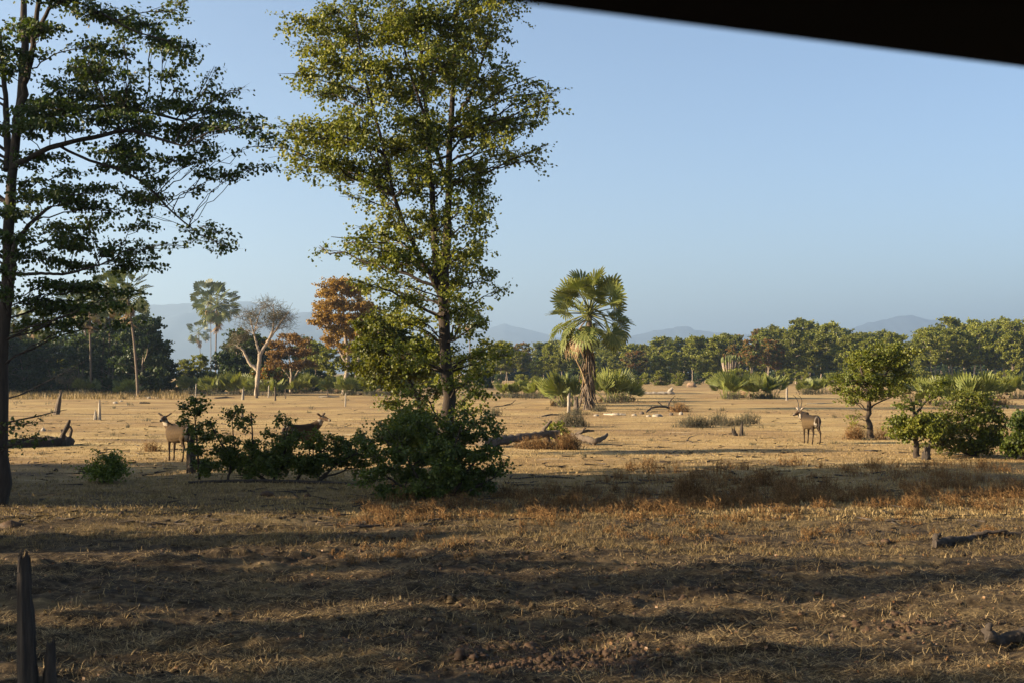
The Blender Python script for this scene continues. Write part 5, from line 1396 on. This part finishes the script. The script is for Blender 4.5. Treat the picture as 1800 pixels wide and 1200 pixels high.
dry_bush('tiny dry bush in the shade left of the first hornless antelope', [(266, 792, 22, 22, 80)], 44, 'brush')
dry_bush('dry scrub at the foot of the lone palm', [(1055, 722, 20, 16, 90), (1015, 728, 26, 14, 90)], 45)
dry_bush('taller dark dry bush standing up at the back of the brown band', [(1212, 872, 34, 52, 170)], 46, 'brush')
dry_bush('dark dry bush on the shade edge right of the tall one', [(1340, 850, 36, 40, 120)], 47, 'brush')
dry_bush('upright stiff dry twigs at the bottom edge of the photo', [(430, 1215, 14, 62, 12), (395, 1215, 14, 40, 8), (412, 1218, 26, 30, 12)], 48, 'straw')
dry_bush('dry scrub round the rotten log near the right edge', [(1672, 950, 30, 12, 60), (1740, 938, 40, 20, 120)], 51, 'brush')
dry_bush('brown bank of dry scrub below the pale palm bush at right', [(1735, 712, 30, 18, 160), (1760, 711, 26, 14, 120)], 49, 'brush')
# brown litter below the palm bushes
brush('dry_litter', 'brown dry litter round the feet of the palm bushes', [(px + rb.uniform(-14, 14), py + rb.uniform(0, 1.5), 20, 12, 40) for (px, py, hp, lab) in CL for _ in range(2)], 50, 'grey_twig_leaf')

# fallen leaves
x, y = sample_view(1500, 12, 34)
g = Geo(); p = np.stack([x, y, gz(x, y) + .012], 1)
ax = rg.normal(size=(len(x), 3)); ax[:, 2] *= .4
g.leaves(p, ax, .035, rg, .5)
tag(g.build('fallen_leaves', M['deadleaf']), 'dry fallen leaves scattered over the near ground', None, kind='stuff')

# scattered twigs and chips on the plain
x, y = sample_view(2600, 24, 130, pad=3)
keep = vn(x / 6, y / 9, 41) + .4 * rg.random(len(x)) > .12
x, y = x[keep], y[keep]
g = Geo(); S = np.stack([x, y, gz(x, y) + .02], 1); a = rg.uniform(0, 6.28, len(x)); L = rg.uniform(.15, .8, len(x))
g.twigs(S, S + np.stack([np.cos(a) * L, np.sin(a) * L, rg.uniform(-.02, .08, len(x))], 1), rg.uniform(.012, .035, len(x)), tint=np.repeat(rg.random(len(x)), 4))
tag(g.build('twig_litter', M['dark_log']), 'scattered dark sticks and chips over the plain', None, kind='stuff')

# sparse grass stems standing in the foreground
x, y = sample_view(160, 12.5, 24)
blades('grass_stems', 'single dry grass stems standing in the foreground', x, y, rg.uniform(.15, .34, len(x)), np.full(len(x), .006), rg, 'straw', lie=.1)

# ------------------------------------------------------------------ the grove to the left whose shade lies over the foreground
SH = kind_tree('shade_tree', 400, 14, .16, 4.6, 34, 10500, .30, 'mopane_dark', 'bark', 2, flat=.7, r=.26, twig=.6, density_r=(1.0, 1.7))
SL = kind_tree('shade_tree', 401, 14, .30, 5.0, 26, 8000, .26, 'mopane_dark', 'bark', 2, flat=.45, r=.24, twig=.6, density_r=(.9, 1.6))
def shade(proto, x, y, h, lab, wide=1.0):
    f = h / 14
    if proto.get('used', 0) == 0:
        proto['used'] = 1; r = proto
        r.location = (x, y, float(gz(x, y))); r.scale = (f * wide, f * wide, f); r['label'] = lab; r['group'] = 'shade trees left of the view'
        return r
    return dup(proto, (x, y, float(gz(x, y))), (x * 1.7 + y) % 6.28, (f * wide, f * wide, f), lab, 'shade trees left of the view')
SHADES = [  # proto, x, y, h, wide: low ones shade the grass round the shrubs, tall ones further off streak the foreground
    (SH, -24, 32.0, 8.0, 1.2), (SH, -21, 35.0, 6.5, 1.3), (SH, -25, 29.5, 12.5, .85), (SL, -26, 37.5, 5.5, 1.5), (SH, -31, 26.5, 18, .8), (SH, -36, 29, 16, .6),
    (SH, -24, 18.9, 7.6, .55), (SL, -27, 15.0, 9, .45), (SL, -34, 11.8, 15, .38), (SH, -22, 11.0, 8, .5), (SL, -21, 8.8, 8, .55),
    (SH, -28, 6.0, 11, .45), (SL, -60, 8.5, 18, .4), (SL, -58, 13, 17, .3), (SH, -24, -2.5, 12, .9),
    (SL, -13, 13.4, 4.2, .5), (SL, -16, 19.4, 4.5, .45)]
for k, (pr, x, y, h, w) in enumerate(SHADES):
    shade(pr, x, y, h, 'leafy tree left outside the view shading the near ground' if h > 6 else 'small leafy tree left outside the view beside the near ground', w)
for pr in (SH, SL):
    del pr['used'], pr['h']

# ------------------------------------------------------------------ the open vehicle the photograph was taken from: its dark canopy cuts the upper right
def vehicle():
    ang = math.atan2(.262, .596)
    ux, uy = math.cos(ang), math.sin(ang)                 # along the vehicle
    nx_, ny_ = -uy, ux                                     # outwards (to the view)
    h = .35
    # the outer roof edge passes through the two directions seen in the photo
    A = np.array([(870 - 900) / F, 1.0, (HZ - 4) / F]); B_ = np.array([(1800 - 900) / F, 1.0, (HZ - 122) / F])
    a = A * h / A[2]; b = B_ * h / B_[2]
    d = nrm(b[:2] - a[:2]); n_ = np.array([-d[1], d[0]])
    if n_[1] < 0: n_ = -n_
    t = thing('safari_vehicle', 'black canopy edge of the open vehicle across the top right of the photo', 'vehicle', (float(a[0] - n_[0] * 1.0), float(a[1] - n_[1] * 1.0), 0), math.atan2(d[1], d[0]))
    def box(name, x0, x1, y0, y1, z0, z1, mat, bev=.015):
        g = Geo()
        vs = [(x, y, z) for x in (x0, x1) for y in (y0, y1) for z in (z0, z1)]
        g.add(vs, [(0, 1, 3, 2), (4, 6, 7, 5), (0, 4, 5, 1), (2, 3, 7, 6), (0, 2, 6, 4), (1, 5, 7, 3)])
        o = g.build(name, M[mat], t)
        bv = o.modifiers.new('edge', 'BEVEL'); bv.width = bev; bv.segments = 2
        return o
    z = EYE + h
    box('canopy', -1.6, 3.0, -.95, 1.0, z, z + .07, 'black_paint', .006)
    for x in (-1.5, 2.9):
        for y in (-.9, .72):
            g = Geo(); g.tube([(x, y, 1.5), (x, y, z + .01)], .022, 8); g.build('post', M['black_paint'], t, smooth=True)
    box('body', -2.2, 3.2, -.92, .80, .62, 1.55, 'khaki', .05)
    box('bonnet', -3.3, -2.2, -.85, .75, .62, 1.25, 'khaki', .06)
    for x in (-2.7, 2.2):
        for y in (-.88, .76):
            g = Geo(); g.tube([(x, y - .12, .40), (x, y - .10, .40), (x, y + .10, .40), (x, y + .12, .40)], [.30, .40, .40, .30], 20); g.build('wheel', M['tyre'], t)
vehicle()
